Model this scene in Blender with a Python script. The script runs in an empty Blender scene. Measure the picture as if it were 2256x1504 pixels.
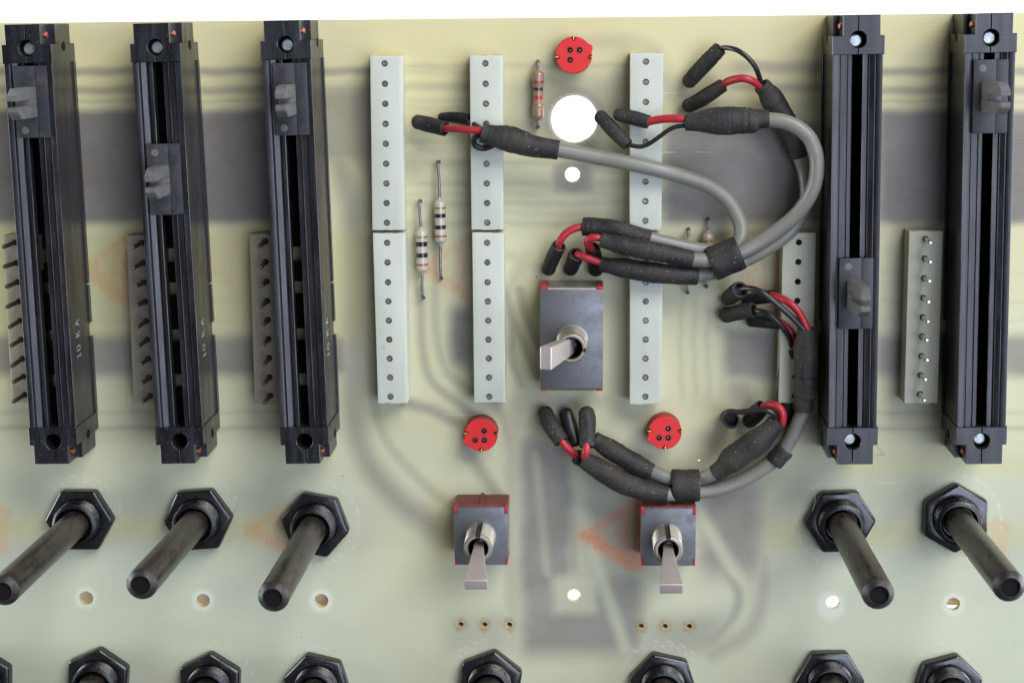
import bpy, bmesh, math, random
import numpy as np
from mathutils import Vector, Matrix
from mathutils.geometry import delaunay_2d_cdt
random.seed(7)
S = 0.001                      # every length below is in millimetres
PI = math.pi
scene = bpy.context.scene
COL = scene.collection

# ------------------------------------------------------------------ camera
FPX = 3890.554
ROT = Matrix(((0.9989439776713934, 0.001467627182532941, 0.045921406168664906),
              (-0.009568715691034815, 0.9842188995847565, 0.17669634229432232),
              (-0.04493739149170264, -0.17694915589123691, 0.9831935857578085)))
CAM = Vector((2.041798, 0.342357, 359.026578))
cd = bpy.data.cameras.new('camera')
cam = bpy.data.objects.new('camera', cd)
COL.objects.link(cam)
cam.matrix_world = Matrix.Translation(CAM * S) @ ROT.to_4x4()
cd.sensor_width = 36.0
cd.lens = FPX / 2256 * 36.0
cd.clip_start = 0.01
cd.clip_end = 20.0
cd.dof.use_dof = True
cd.dof.focus_distance = 0.352
cd.dof.aperture_fstop = 32.0
scene.camera = cam

def W(px, py, z=0.0):
    """the place in mm where the thing measured at that point of the 2256 px photograph stands, at height z"""
    d = ROT @ Vector(((px - 1128) / FPX, -(py - 752) / FPX, -1.0))
    return CAM + d * ((z - CAM.z) / d.z)

# ------------------------------------------------------------------ light
world = bpy.data.worlds.new('World')
scene.world = world
world.use_nodes = True
bg = world.node_tree.nodes['Background']
bg.inputs[0].default_value = (0.92, 0.94, 1.0, 1)
bg.inputs[1].default_value = 0.115

def area(name, loc, target, size, size_y, power, col):
    l = bpy.data.lights.new(name, 'AREA')
    l.shape = 'RECTANGLE'; l.size = size; l.size_y = size_y; l.energy = power; l.color = col
    o = bpy.data.objects.new(name, l); COL.objects.link(o)
    o.location = loc
    o.rotation_euler = (Vector(target) - Vector(loc)).to_track_quat('-Z', 'Y').to_euler()
    return o
area('window_light', (0.80, 1.05, 1.05), (0.0, -0.06, 0), 1.05, 0.85, 29.6, (1.0, 0.955, 0.93))
area('overhead_light', (0.60, -0.12, 1.25), (0.02, -0.06, 0), 0.82, 0.95, 12.0, (0.72, 0.80, 1.0))
area('backdrop_light_left', (-0.62, -0.05, -0.02), (-0.05, -0.05, -0.30), 0.4, 0.4, 6.5, (0.95, 0.98, 1.0))  # both backdrop lamps are added out of view to whiten the paper
area('backdrop_light_right', (0.62, -0.05, -0.02), (0.05, -0.05, -0.30), 0.4, 0.4, 6.5, (0.95, 0.98, 1.0))
scene.view_settings.view_transform = 'Standard'
scene.view_settings.look = 'None'
scene.view_settings.exposure = 0.0
scene.view_settings.gamma = 1.0
scene.render.engine = 'CYCLES'
scene.cycles.max_bounces = 8

# ------------------------------------------------------------------ materials
def srgb(r, g, b):
    f = lambda c: (c / 255 / 12.92) if c / 255 <= 0.04045 else ((c / 255 + 0.055) / 1.055) ** 2.4
    return (f(r), f(g), f(b), 1)

class NT:
    def __init__(self, name):
        self.m = bpy.data.materials.new(name); self.m.use_nodes = True
        self.t = self.m.node_tree; self.n = self.t.nodes
        self.b = self.n['Principled BSDF']
        self.geo = self.n.new('ShaderNodeNewGeometry')
    def new(self, kind, **kw):
        n = self.n.new(kind)
        for k, v in kw.items(): setattr(n, k, v)
        return n
    def link(self, a, b): self.t.links.new(a, b)
    def noise(self, per_mm, detail=3.0, rough=0.55, scale=(1, 1, 1), offset=0.0):
        mp = self.new('ShaderNodeMapping')
        mp.inputs['Scale'].default_value = scale
        mp.inputs['Location'].default_value = (offset, offset * .7, offset * .3)
        self.link(self.geo.outputs['Position'], mp.inputs['Vector'])
        n = self.new('ShaderNodeTexNoise')
        n.inputs['Scale'].default_value = per_mm * 1000
        n.inputs['Detail'].default_value = detail
        n.inputs['Roughness'].default_value = rough
        self.link(mp.outputs[0], n.inputs['Vector'])
        return n.outputs['Fac']
    def ramp(self, fac, a, b, va=0.0, vb=1.0):
        r = self.new('ShaderNodeMapRange')
        r.interpolation_type = 'SMOOTHSTEP'
        r.inputs['From Min'].default_value = a; r.inputs['From Max'].default_value = b
        r.inputs['To Min'].default_value = va; r.inputs['To Max'].default_value = vb
        self.link(fac, r.inputs['Value'])
        return r.outputs['Result']
    def mix(self, fac, a, b, mode='MIX'):
        x = self.new('ShaderNodeMix', data_type='RGBA', blend_type=mode)
        for sock, v in ((x.inputs['Factor'], fac), (x.inputs[6], a), (x.inputs[7], b)):
            if isinstance(v, (int, float)): sock.default_value = v
            elif isinstance(v, tuple): sock.default_value = v
            else: self.link(v, sock)
        return x.outputs[2]
    def math(self, op, a, b=0.0):
        x = self.new('ShaderNodeMath', operation=op)
        for sock, v in ((x.inputs[0], a), (x.inputs[1], b)):
            if isinstance(v, (int, float)): sock.default_value = v
            else: self.link(v, sock)
        return x.outputs[0]
    def bump(self, h, dist_mm, strength=1.0):
        x = self.new('ShaderNodeBump')
        x.inputs['Distance'].default_value = dist_mm * S
        x.inputs['Strength'].default_value = strength
        self.link(h, x.inputs['Height'])
        self.link(x.outputs[0], self.b.inputs['Normal'])

def dusty(name, base, dust, amount=0.35, specks=0.6, rough=0.5, spec=0.5, metal=0.0, bump=0.02,
          streak=(1, 1, 1), patch=0.25, sss=0.0, rough_var=0.15, clear=0.0, side_dust=None):
    """a solid colour with broad handling marks, a film of dust and single pale specks"""
    t = NT(name)
    broad = t.ramp(t.noise(patch, 4, .6, streak), .35, .72)
    fine = t.ramp(t.noise(3.0, 3, .6, streak, 3.0), .38, .75)
    film = t.math('MULTIPLY', t.math('ADD', t.math('MULTIPLY', broad, .65), t.math('MULTIPLY', fine, .35)), amount)
    col = t.mix(film, base, dust)
    if side_dust:
        nz = t.new('ShaderNodeSeparateXYZ'); t.link(t.geo.outputs['True Normal'], nz.inputs[0])
        up = t.ramp(t.math('ABSOLUTE', nz.outputs[2]), .3, .6, 1, 0)
        col = t.mix(t.math('MULTIPLY', up, t.math('ADD', .05, t.math('MULTIPLY', t.ramp(t.noise(.045, 3, .6, (1, 1, 1), 2.0), .38, .62), t.math('ADD', .22, t.math('MULTIPLY', fine, .5))))), col, side_dust)
    sp = t.ramp(t.noise(2.6, 1.5, .5, (1, 1, 1), 9.0), .695, .735)
    sp2 = t.ramp(t.noise(6.0, 1.5, .5, (1, 1, 1), 5.0), .72, .76)
    sps = t.math('MULTIPLY', t.math('MAXIMUM', sp, t.math('MULTIPLY', sp2, .6)), specks)
    col = t.mix(sps, col, tuple(min(1, c * 2.2) for c in dust[:3]) + (1,))
    t.link(col, t.b.inputs['Base Color'])
    r = t.math('ADD', t.math('MULTIPLY', broad, rough_var), rough)
    t.link(r, t.b.inputs['Roughness'])
    t.b.inputs['Specular IOR Level'].default_value = spec
    t.b.inputs['Metallic'].default_value = metal
    if clear: t.b.inputs['Coat Weight'].default_value = clear; t.b.inputs['Coat Roughness'].default_value = .15
    if sss:
        t.b.inputs['Subsurface Weight'].default_value = sss
        t.b.inputs['Subsurface Radius'].default_value = (1.0, 1.0, .9)
        t.b.inputs['Subsurface Scale'].default_value = 1.5 * S
    if bump:
        t.bump(t.noise(5.0, 3, .6, streak, 1.0), bump)
    return t.m

M = {}
DUST = srgb(148, 142, 126)
M['slider'] = dusty('black_moulded_plastic', srgb(11, 12, 17), srgb(52, 54, 64), .42, .85, .28, .62, bump=.012, streak=(1, .16, 1), patch=.5, side_dust=srgb(50, 47, 39))  # bluish base and film colours paint in a sheen; side dust is brown
M['slider_side'] = M['slider']
M['slider_in'] = dusty('black_inner_track', srgb(12, 12, 13), srgb(40, 38, 34), .2, .1, .7, .2)
M['carriage'] = dusty('dark_grey_carriage_plastic', srgb(38, 41, 47), srgb(100, 100, 98), .2, .35, .42, .5, patch=.4)
M['lever_plastic'] = dusty('worn_grey_knob_plastic', srgb(88, 89, 90), srgb(124, 120, 114), .5, .4, .38, .4, patch=.6)
M['rubber'] = dusty('matte_black_heat_shrink', srgb(27, 29, 32), srgb(104, 96, 80), .26, .8, .58, .42, bump=.035, patch=.22)
M['rubber_clean'] = dusty('clean_black_heat_shrink', srgb(20, 22, 26), srgb(74, 72, 66), .16, .45, .36, .5, bump=.03, patch=.3)
M['rubber_in'] = dusty('black_sleeve_bore', srgb(14, 14, 15), srgb(30, 30, 28), .2, 0, .8, .2, bump=0)
M['jacket'] = dusty('grey_pvc_cable_jacket', srgb(124, 126, 119), srgb(112, 108, 90), .30, .3, .34, .5, bump=.008, patch=.2)
M['wire_red'] = dusty('red_wire_insulation', srgb(172, 36, 48), srgb(144, 56, 62), .4, .2, .36, .5, bump=.01)
M['wire_black'] = dusty('black_wire_insulation', srgb(28, 28, 30), srgb(80, 78, 74), .2, .4, .28, .6, bump=.01)
M['nylon'] = dusty('translucent_white_nylon', srgb(199, 205, 194), srgb(190, 194, 178), .35, .25, .36, .45, bump=.012, streak=(1, .08, 1), patch=.3, sss=.35)
M['nylon_shaded'] = dusty('shade_browned_nylon', srgb(158, 152, 132), srgb(136, 126, 104), .5, .2, .5, .4, bump=.012, streak=(1, .2, 1), patch=.25, sss=.25)  # nylon browned and darkened in colour for the shade beside the sliders
M['nylon_grey'] = dusty('greyed_nylon', srgb(186, 189, 172), srgb(160, 158, 138), .5, .2, .45, .4, bump=.012, streak=(1, .2, 1), patch=.25, sss=.3)
M['pin'] = dusty('tinned_pin_metal', srgb(150, 146, 140), srgb(96, 86, 74), .5, .2, .32, .5, .9, .02)
M['pin_bright'] = dusty('bright_tinned_pin', srgb(226, 226, 220), srgb(150, 146, 136), .4, .2, .2, .6, .8, .02)
M['pin_socket'] = dusty('tarnished_contact', srgb(158, 150, 142), srgb(52, 46, 42), .85, .5, .32, .5, .85, .05, patch=1.3)
M['pin_dull'] = dusty('oxidised_pin_metal', srgb(92, 84, 76), srgb(60, 54, 48), .5, .1, .5, .5, .6, .02)
M['hole'] = dusty('dark_bore', srgb(20, 18, 16), srgb(40, 36, 30), .2, 0, .8, .2, bump=0)
M['socket_red'] = dusty('red_socket_plastic', srgb(214, 34, 38), srgb(196, 70, 66), .25, .35, .42, .45, bump=.01, patch=.3)
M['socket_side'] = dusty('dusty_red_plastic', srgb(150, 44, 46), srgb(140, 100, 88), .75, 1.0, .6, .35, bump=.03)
M['switch_red'] = dusty('dark_red_switch_plastic', srgb(168, 36, 44), srgb(140, 84, 76), .35, .7, .45, .45, bump=.01)
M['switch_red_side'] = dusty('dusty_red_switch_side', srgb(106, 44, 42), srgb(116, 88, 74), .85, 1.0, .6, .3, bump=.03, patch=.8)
M['brass'] = dusty('gold_plated_contact', srgb(214, 176, 96), srgb(130, 100, 50), .4, 0, .28, .5, 1.0, .01)
M['copper'] = dusty('copper_rivet', srgb(200, 124, 96), srgb(110, 70, 56), .5, 0, .35, .5, .9, .02)
M['steel'] = dusty('dull_blue_steel_plate', srgb(120, 123, 128), srgb(98, 95, 92), .65, .7, .40, .5, .75, .01, patch=.35)
M['steel_side'] = dusty('brushed_steel_edge', srgb(176, 174, 168), srgb(110, 104, 94), .5, .3, .4, .5, .85, .01, streak=(.2, 1, 1))
M['nickel'] = dusty('nickel_thread', srgb(158, 156, 146), srgb(122, 114, 94), .5, .5, .40, .5, .85, .01)
M['lever_metal'] = dusty('satin_nickel_lever', srgb(188, 180, 176), srgb(150, 142, 136), .35, .35, .36, .5, .5, .01)
M['screw'] = dusty('zinc_screw', srgb(196, 204, 202), srgb(120, 124, 122), .6, .2, .32, .5, .85, .06, patch=.9)
M['nut'] = dusty('black_oxide_nut', srgb(26, 27, 32), srgb(80, 78, 74), .20, .6, .12, 1.0, .3, .015, patch=.3)
M['grease'] = dusty('black_greased_thread', srgb(10, 10, 12), srgb(44, 43, 42), .18, .5, .17, .8, .2, .05, patch=.6)
M['shaft'] = dusty('black_shaft', srgb(26, 26, 25), srgb(104, 95, 84), .62, .8, .25, .6, .3, .02, streak=(1, 1, .3), patch=.35)
M['shaft_tip'] = dusty('worn_shaft_tip', srgb(38, 38, 41), srgb(78, 73, 72), .5, .3, .38, .5, .4, .03, patch=.6)
M['wafer'] = dusty('tan_phenolic_wafer', srgb(232, 214, 190), srgb(120, 96, 70), .4, 0, .6, .4)
M['res_tan'] = dusty('beige_resistor_lacquer', srgb(184, 177, 163), srgb(160, 150, 134), .3, .05, .22, .5, bump=.006, clear=.5)
M['res_brown'] = dusty('brown_resistor_lacquer', srgb(148, 118, 98), srgb(124, 96, 80), .3, .05, .2, .5, bump=.006, clear=.6)
M['res_grey'] = dusty('grey_beige_resistor_lacquer', srgb(160, 148, 128), srgb(120, 108, 88), .4, .1, .28, .5, bump=.006, clear=.4)
M['band_black'] = dusty('black_colour_band', srgb(26, 24, 26), srgb(40, 38, 36), .2, 0, .25, .5, bump=0, clear=.5)
M['band_brown'] = dusty('brown_colour_band', srgb(150, 88, 68), srgb(124, 80, 62), .2, 0, .25, .5, bump=0, clear=.5)
M['band_rust'] = dusty('rust_brown_colour_band', srgb(138, 62, 40), srgb(110, 60, 40), .2, 0, .25, .5, bump=0, clear=.5)
M['band_red'] = dusty('red_colour_band', srgb(178, 34, 44), srgb(130, 40, 40), .2, 0, .25, .5, bump=0, clear=.5)
M['band_gold'] = dusty('gold_colour_band', srgb(158, 134, 82), srgb(130, 106, 62), .3, 0, .3, .5, .5, 0, clear=.4)
M['lead'] = dusty('dull_tinned_lead', srgb(142, 142, 146), srgb(84, 82, 80), .5, .1, .35, .5, .85, .03, patch=.9)
M['print'] = dusty('pale_ink', srgb(190, 194, 198), srgb(110, 112, 112), .55, 0, .6, .3, bump=0, patch=2.0)
M['speck'] = dusty('pale_dust', srgb(205, 200, 186), srgb(150, 146, 130), .5, 0, .8, .2, bump=0)
M['paper'] = dusty('white_paper_backdrop', (.80, .83, .88, 1), (.78, .81, .86, 1), .2, 0, .8, .2, bump=0)
M['board_edge'] = dusty('sawn_board_edge', srgb(214, 204, 160), srgb(170, 160, 120), .4, .1, .6, .3)

# the board: weave of the glass cloth, with the copper of the far side and the marks on it as attributes of the sheet
t = NT('glass_epoxy_board')
att = t.new('ShaderNodeAttribute', attribute_name='tone')
sep = t.new('ShaderNodeSeparateColor'); t.link(att.outputs['Color'], sep.inputs[0])
att2 = t.new('ShaderNodeAttribute', attribute_name='marks')
sep2 = t.new('ShaderNodeSeparateColor'); t.link(att2.outputs['Color'], sep2.inputs[0])
xyz = t.new('ShaderNodeSeparateXYZ'); t.link(t.geo.outputs['Position'], xyz.inputs[0])
wob = t.noise(.35, 3, .6)
def threads(axis, pitch, stretch):
    ph = t.math('ADD', t.math('MULTIPLY', xyz.outputs[axis], 2 * PI / (pitch * S)), t.math('MULTIPLY', wob, 5.0))
    s = t.math('SINE', ph)
    n = t.noise(1.0, 2, .6, stretch, axis * 2.0)
    return t.math('MULTIPLY', s, t.ramp(n, .3, .7))
weave = t.math('ADD', threads(0, .47, (.9, .12, 1)), threads(1, .52, (.07, 1.1, 1)))
hue = sep.outputs[1]
yellow = srgb(212, 205, 154)
green = srgb(180, 188, 168)
base = t.mix(hue, yellow, green)
cloud = t.ramp(t.noise(.05, 3, .55), .3, .7)
base = t.mix(t.math('MULTIPLY', cloud, .35), base, srgb(202, 203, 172))
cop = t.mix(t.ramp(t.noise(.12, 3, .5), .3, .7), srgb(92, 85, 91), srgb(104, 101, 109))
dens = t.math('MULTIPLY', sep.outputs[0], t.ramp(t.noise(.4, 4, .6, (.8, 1, 1)), .1, .9, .96, 1.03))
stripe = t.math('SINE', t.math('ADD', t.math('MULTIPLY', xyz.outputs[1], 2 * PI / (.78 * S)), t.math('MULTIPLY', wob, 4.0)))
dens = t.math('MULTIPLY', dens, t.math('ADD', 1.0, t.math('MULTIPLY', stripe, .022)))
col = t.mix(dens, base, cop)
col = t.mix(t.math('MULTIPLY', sep2.outputs[0], t.ramp(t.noise(1.6, 4, .7, (1.2, .35, 1)), .32, .66, .35, 1.0)), col, srgb(206, 112, 62))
col = t.mix(sep2.outputs[1], col, srgb(206, 212, 198))
col = t.mix(t.math('MULTIPLY', sep2.outputs[2], t.ramp(t.noise(1.3, 3, .6), .3, .6, .3, 1.0)), col, srgb(150, 118, 62))
col = t.mix(t.math('MULTIPLY', sep.outputs[2], .6), col, srgb(184, 176, 92))
bright = t.math('ADD', 1.0, t.math('MULTIPLY', weave, .045))
hsv = t.new('ShaderNodeHueSaturation'); t.link(col, hsv.inputs['Color']); t.link(bright, hsv.inputs['Value'])
dk = t.ramp(t.noise(.9, 2, .5, (1, 1, 1), 4.0), .775, .79, 0, .75)
col = t.mix(dk, hsv.outputs[0], srgb(92, 78, 40))
lt = t.ramp(t.noise(1.4, 2, .5, (1, 1, 1), 14.0), .775, .80, 0, .7)
col = t.mix(lt, col, srgb(236, 236, 226))
scr = t.math('MULTIPLY', t.ramp(t.noise(.5, 2, .5, (.05, 1.6, 1), 7.0), .735, .76, 0, .35), t.ramp(t.noise(.08, 2, .5), .45, .6))
col = t.mix(scr, col, srgb(222, 224, 212))
t.link(col, t.b.inputs['Base Color'])
t.b.inputs['Roughness'].default_value = .42
t.b.inputs['Specular IOR Level'].default_value = .35
t.bump(weave, .004, .6)
M['board'] = t.m

# ------------------------------------------------------------------ mesh helpers (millimetres in, metres out)
def link_obj(name, me, mat, parent=None):
    o = bpy.data.objects.new(name, me); COL.objects.link(o)
    if mat is not None and not me.materials: me.materials.append(M[mat])
    if parent is not None: o.parent = parent
    return o

def finish(bm, name, smooth=35):
    bmesh.ops.remove_doubles(bm, verts=bm.verts, dist=1e-4)
    bmesh.ops.recalc_face_normals(bm, faces=bm.faces)
    for v in bm.verts: v.co *= S
    me = bpy.data.meshes.new(name); bm.to_mesh(me); bm.free()
    if smooth:
        for p in me.polygons: p.use_smooth = True
        me.set_sharp_from_angle(angle=math.radians(smooth))
    return me

def part(name, bm, mat, parent=None, smooth=35):
    return link_obj(name, finish(bm, name, smooth), mat, parent)

def thing(name, label, cat, loc, rz=0.0, group=None):
    o = bpy.data.objects.new(name, None); COL.objects.link(o)
    o.empty_display_size = .003
    o.location = Vector(loc) * S; o.rotation_euler = (0, 0, rz)
    o['label'] = label; o['category'] = cat
    if group: o['group'] = group
    return o

def join(bm, other):
    me = bpy.data.meshes.new('tmp'); other.to_mesh(me); other.free(); bm.from_mesh(me); bpy.data.meshes.remove(me)

def box(bm, x0, x1, y0, y1, z0, z1, bev=0.0, seg=2, only_top=False):
    b = bmesh.new()
    bmesh.ops.create_cube(b, size=1)
    for v in b.verts:
        v.co = Vector((x0 + (v.co.x + .5) * (x1 - x0), y0 + (v.co.y + .5) * (y1 - y0), z0 + (v.co.z + .5) * (z1 - z0)))
    if bev:
        ed = [e for e in b.edges if not only_top or max(e.verts[0].co.z, e.verts[1].co.z) > z1 - 1e-6]
        bmesh.ops.bevel(b, geom=ed, offset=bev, segments=seg, affect='EDGES', profile=.6)
    join(bm, b)

def prism(bm, pts, a, b_, axis='z', bev=0.0, seg=1):
    """extrude a 2D outline between a and b_ along an axis: z takes (x, y); y takes (x, z); x takes (y, z)"""
    b = bmesh.new()
    def P(p, h):
        return Vector((p[0], p[1], h)) if axis == 'z' else Vector((p[0], h, p[1])) if axis == 'y' else Vector((h, p[0], p[1]))
    lo = [b.verts.new(P(p, a)) for p in pts]; hi = [b.verts.new(P(p, b_)) for p in pts]
    n = len(pts)
    top = b.faces.new(hi); b.faces.new(lo[::-1])
    for i in range(n): b.faces.new((lo[i], lo[(i + 1) % n], hi[(i + 1) % n], hi[i]))
    bmesh.ops.recalc_face_normals(b, faces=b.faces)
    if bev:
        bmesh.ops.bevel(b, geom=[e for e in top.edges], offset=bev, segments=seg, affect='EDGES', profile=.6)
    join(bm, b)

def lathe(bm, prof, seg=32, axis='z', c=(0, 0, 0), a0=0.0, a1=2 * PI):
    """turn a profile of (radius, height) about an axis"""
    full = abs(a1 - a0 - 2 * PI) < 1e-6
    n = seg if full else seg + 1
    rows = []
    c = Vector(c)
    for r, h in prof:
        row = []
        for i in range(n):
            a = a0 + (a1 - a0) * i / seg
            x, y = r * math.cos(a), r * math.sin(a)
            v = Vector((x, y, h)) if axis == 'z' else Vector((x, h, y)) if axis == 'y' else Vector((h, x, y))
            row.append(bm.verts.new(v + c))
            if r < 1e-6: break
        rows.append(row)
    for A, B in zip(rows, rows[1:]):
        m = seg
        for i in range(m):
            j = (i + 1) % n
            if len(A) == 1 and len(B) == 1: continue
            try:
                if len(A) == 1: bm.faces.new((A[0], B[i], B[j]))
                elif len(B) == 1: bm.faces.new((A[i], A[j], B[0]))
                else: bm.faces.new((A[i], A[j], B[j], B[i]))
            except ValueError: pass

def spline(pts, step=0.5):
    """Catmull-Rom through rows of (x, y, z, r ...)"""
    P = [np.array(p, float) for p in pts]
    P = [2 * P[0] - P[1]] + P + [2 * P[-1] - P[-2]]
    out = []
    for i in range(1, len(P) - 2):
        p0, p1, p2, p3 = P[i - 1:i + 3]
        n = max(2, int(np.linalg.norm(p2[:3] - p1[:3]) / step))
        for k in range(n):
            u = k / n
            out.append(.5 * (2 * p1 + (p2 - p0) * u + (2 * p0 - 5 * p1 + 4 * p2 - p3) * u * u + (3 * p1 - p0 - 3 * p2 + p3) * u ** 3))
    out.append(P[-2])
    return out

def frames(path):
    pos = [Vector(p[:3]) for p in path]
    T = [(pos[min(i + 1, len(pos) - 1)] - pos[max(i - 1, 0)]).normalized() for i in range(len(pos))]
    up = Vector((0, 0, 1))
    n = (up - T[0] * up.dot(T[0]))
    if n.length < 1e-3: n = Vector((1, 0, 0)) - T[0] * T[0].x
    n.normalize()
    N = []
    for tt in T:
        n = (n - tt * n.dot(tt)).normalized(); N.append(n.copy())
    return pos, T, N

def tube(bm, path, seg=16, ends=('flat', 'flat'), wall=0.5, wob=0.0, flat=None):
    """sweep a round section along path rows (x, y, z, r); an end is flat, round or open (a bore with a wall)"""
    pos, T, N = frames(path)
    R = [float(p[3]) for p in path]
    rings = []
    ph = random.random() * 10
    ribs = {}
    def ring(c, n, tt, r, shift=0.0, k=0):
        b = tt.cross(n)
        if wob > .02: r *= 1 + ribs.setdefault(k, random.gauss(0, .012))
        out = []
        for i in range(seg):
            a = 2 * PI * i / seg
            rr = r * (1 + wob * math.sin(3 * a + ph + k * .2) * .5 + wob * math.sin(k * .33 + ph) * .5)
            fz = 1.0 if flat is None else flat
            out.append(bm.verts.new(c + tt * shift + n * (math.cos(a) * rr * fz) + b * (math.sin(a) * rr)))
        return out
    def start(i, sgn, kind):
        c, tt, n, r = pos[i], T[i], N[i], R[i]
        if kind == 'round':
            rr = []
            for q in range(1, 5):
                f = q / 5 * PI / 2
                rr.append(ring(c, n, tt, r * math.sin(f), sgn * r * .9 * math.cos(f)))
            tip = bm.verts.new(c + tt * sgn * r * .9)
            return tip, rr
        if kind == 'open':
            r2 = max(r - wall, r * .35)
            return None, [ring(c, n, tt, r2, -sgn * 1.8), ring(c, n, tt, r2, 0), ring(c, n, tt, r - .12, sgn * .0)]
        return None, []
    tip0, pre = start(0, -1, ends[0])
    mid = []
    for i in range(len(pos)):
        sh = 0.0
        if i == 0 and ends[0] == 'open': sh = .12
        if i == len(pos) - 1 and ends[1] == 'open': sh = -.12
        mid.append(ring(pos[i], N[i], T[i], R[i], sh, i))
    tip1, post = start(len(pos) - 1, 1, ends[1])
    rings = pre + mid + post[::-1]
    for A, B in zip(rings, rings[1:]):
        for i in range(seg):
            j = (i + 1) % seg
            bm.faces.new((A[i], A[j], B[j], B[i]))
    for tip, rg in ((tip0, rings[0]), (tip1, rings[-1])):
        if tip is None: bm.faces.new(rg)
        else:
            for i in range(seg): bm.faces.new((rg[i], rg[(i + 1) % seg], tip))

def disc(bm, c, r, seg=20, n=None):
    vs = [bm.verts.new((c[0] + r * math.cos(2 * PI * i / seg), c[1] + r * math.sin(2 * PI * i / seg), c[2])) for i in range(seg)]
    bm.faces.new(vs)

# ------------------------------------------------------------------ backdrop and board
bm = bmesh.new(); box(bm, -900, 900, -900, 900, -262, -260)
bd = part('backdrop', bm, 'paper'); bd['kind'] = 'structure'

BX0, BX1, BY0, BY1, TH = -142.0, 112.0, -163.0, 1.55, 1.6
HOLES = [(1265, 263, 52), (1261, 385, 17), (1264.5, 1311, 14.5), (1540.5, 1015.5, 3.4),
         (189.8, 1316.8, 15.5), (447.4, 1322, 15), (708, 1322.3, 15.5), (1834.8, 1327, 15.5), (2100.2, 1330, 15),
         (1015.3, 1374.9, 6), (1067.8, 1375.7, 6), (1122.3, 1375.7, 6), (1412.5, 1378.6, 6), (1465.5, 1379, 6), (1518.9, 1379, 6)]
for x, y in ((1185, 136.5), (1185.5, 279.5), (926, 443), (932.5, 655.5), (966.5, 357), (972.5, 613), (1517, 505), (1515, 644), (1560, 483), (1557, 631)):
    HOLES.append((x, y, 4.5))
hole_mm = []
for x, y, r in HOLES:
    c = W(x, y, 0); r_mm = (W(x + r, y, 0) - c).length
    hole_mm.append((c.x, c.y, r_mm))

def sheet(z, step, flip):
    pts, edges = [], []
    nx, ny = int((BX1 - BX0) / step), int((BY1 - BY0) / step)
    for i in range(nx + 1):
        for j in range(ny + 1):
            x = BX0 + (BX1 - BX0) * i / nx; y = BY0 + (BY1 - BY0) * j / ny
            if any((x - cx) ** 2 + (y - cy) ** 2 < (r + .25 * step) ** 2 for cx, cy, r in hole_mm): continue
            pts.append(Vector((x, y)))
    for cx, cy, r in hole_mm:
        n = 48 if r > 2 else 24 if r > .9 else 14
        b0 = len(pts)
        for k in range(n):
            a = 2 * PI * k / n
            rr = r * (1 + (.035 * math.sin(k * 2.7 + cx) if 1 < r < 2 else 0))
            pts.append(Vector((cx + rr * math.cos(a), cy + rr * math.sin(a)))); edges.append((b0 + k, b0 + (k + 1) % n))
    v, e, f, _, _, _ = delaunay_2d_cdt(pts, edges, [], 0, 1e-6)
    out = []
    for tri in f:
        cx = sum(v[i].x for i in tri) / 3; cy = sum(v[i].y for i in tri) / 3
        if any((cx - hx) ** 2 + (cy - hy) ** 2 < (r * .985) ** 2 for hx, hy, r in hole_mm): continue
        out.append(tuple(tri[::-1]) if flip else tuple(tri))
    return [(p.x * S, p.y * S, z * S) for p in v], out

board = thing('circuit_board', 'translucent yellow green bare circuit board carrying every component', 'circuit board', (0, 0, 0))
vs, fs = sheet(0.0, 0.55, False)
me = bpy.data.meshes.new('board_sheet'); me.from_pydata(vs, [], fs)
V = np.array(vs) / S
Rn = np.array(ROT); Cn = np.array(CAM)
q = (V - Cn) @ Rn
PX = 1128 + FPX * q[:, 0] / -q[:, 2]; PY = 752 - FPX * q[:, 1] / -q[:, 2]   # the sheet's points on the traced plan of the board

def sm(x, a, b):
    u = np.clip((x - a) / (b - a), 0, 1); return u * u * (3 - 2 * u)
wobx = 4 * np.sin(PY / 37.0) + 3 * np.sin(PY / 11.0 + PX / 29.0)
wy = 3 * np.sin(PX / 41.0) + 2 * np.sin(PX / 13.0 + PY / 31.0)
def rect(x0, x1, y0, y1, s=12, sx=None):
    sx = sx or s
    X = PX + wobx * .5; Y = PY + wy * .5
    return sm(X, x0 - sx, x0 + sx) * (1 - sm(X, x1 - sx, x1 + sx)) * sm(Y, y0 - s, y0 + s) * (1 - sm(Y, y1 - s, y1 + s))
def line(pts, w, s=9):
    d = np.full(len(PX), 1e9)
    for (ax, ay), (bx, by) in zip(pts, pts[1:]):
        dx, dy = bx - ax, by - ay; L = dx * dx + dy * dy
        u = np.clip(((PX - ax) * dx + (PY - ay) * dy) / L, 0, 1)
        d = np.minimum(d, np.hypot(PX - ax - u * dx, PY - ay - u * dy))
    return 1 - sm(d, max(0, w / 2 - s), w / 2 + s)
def curve2(pts, n=10):
    return [(p[0], p[1]) for p in spline([(x, y, 0, 0) for x, y in pts], step=18)]
cop = np.zeros(len(PX))
def add(m, k):
    global cop
    cop = np.maximum(cop, m * k)
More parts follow.
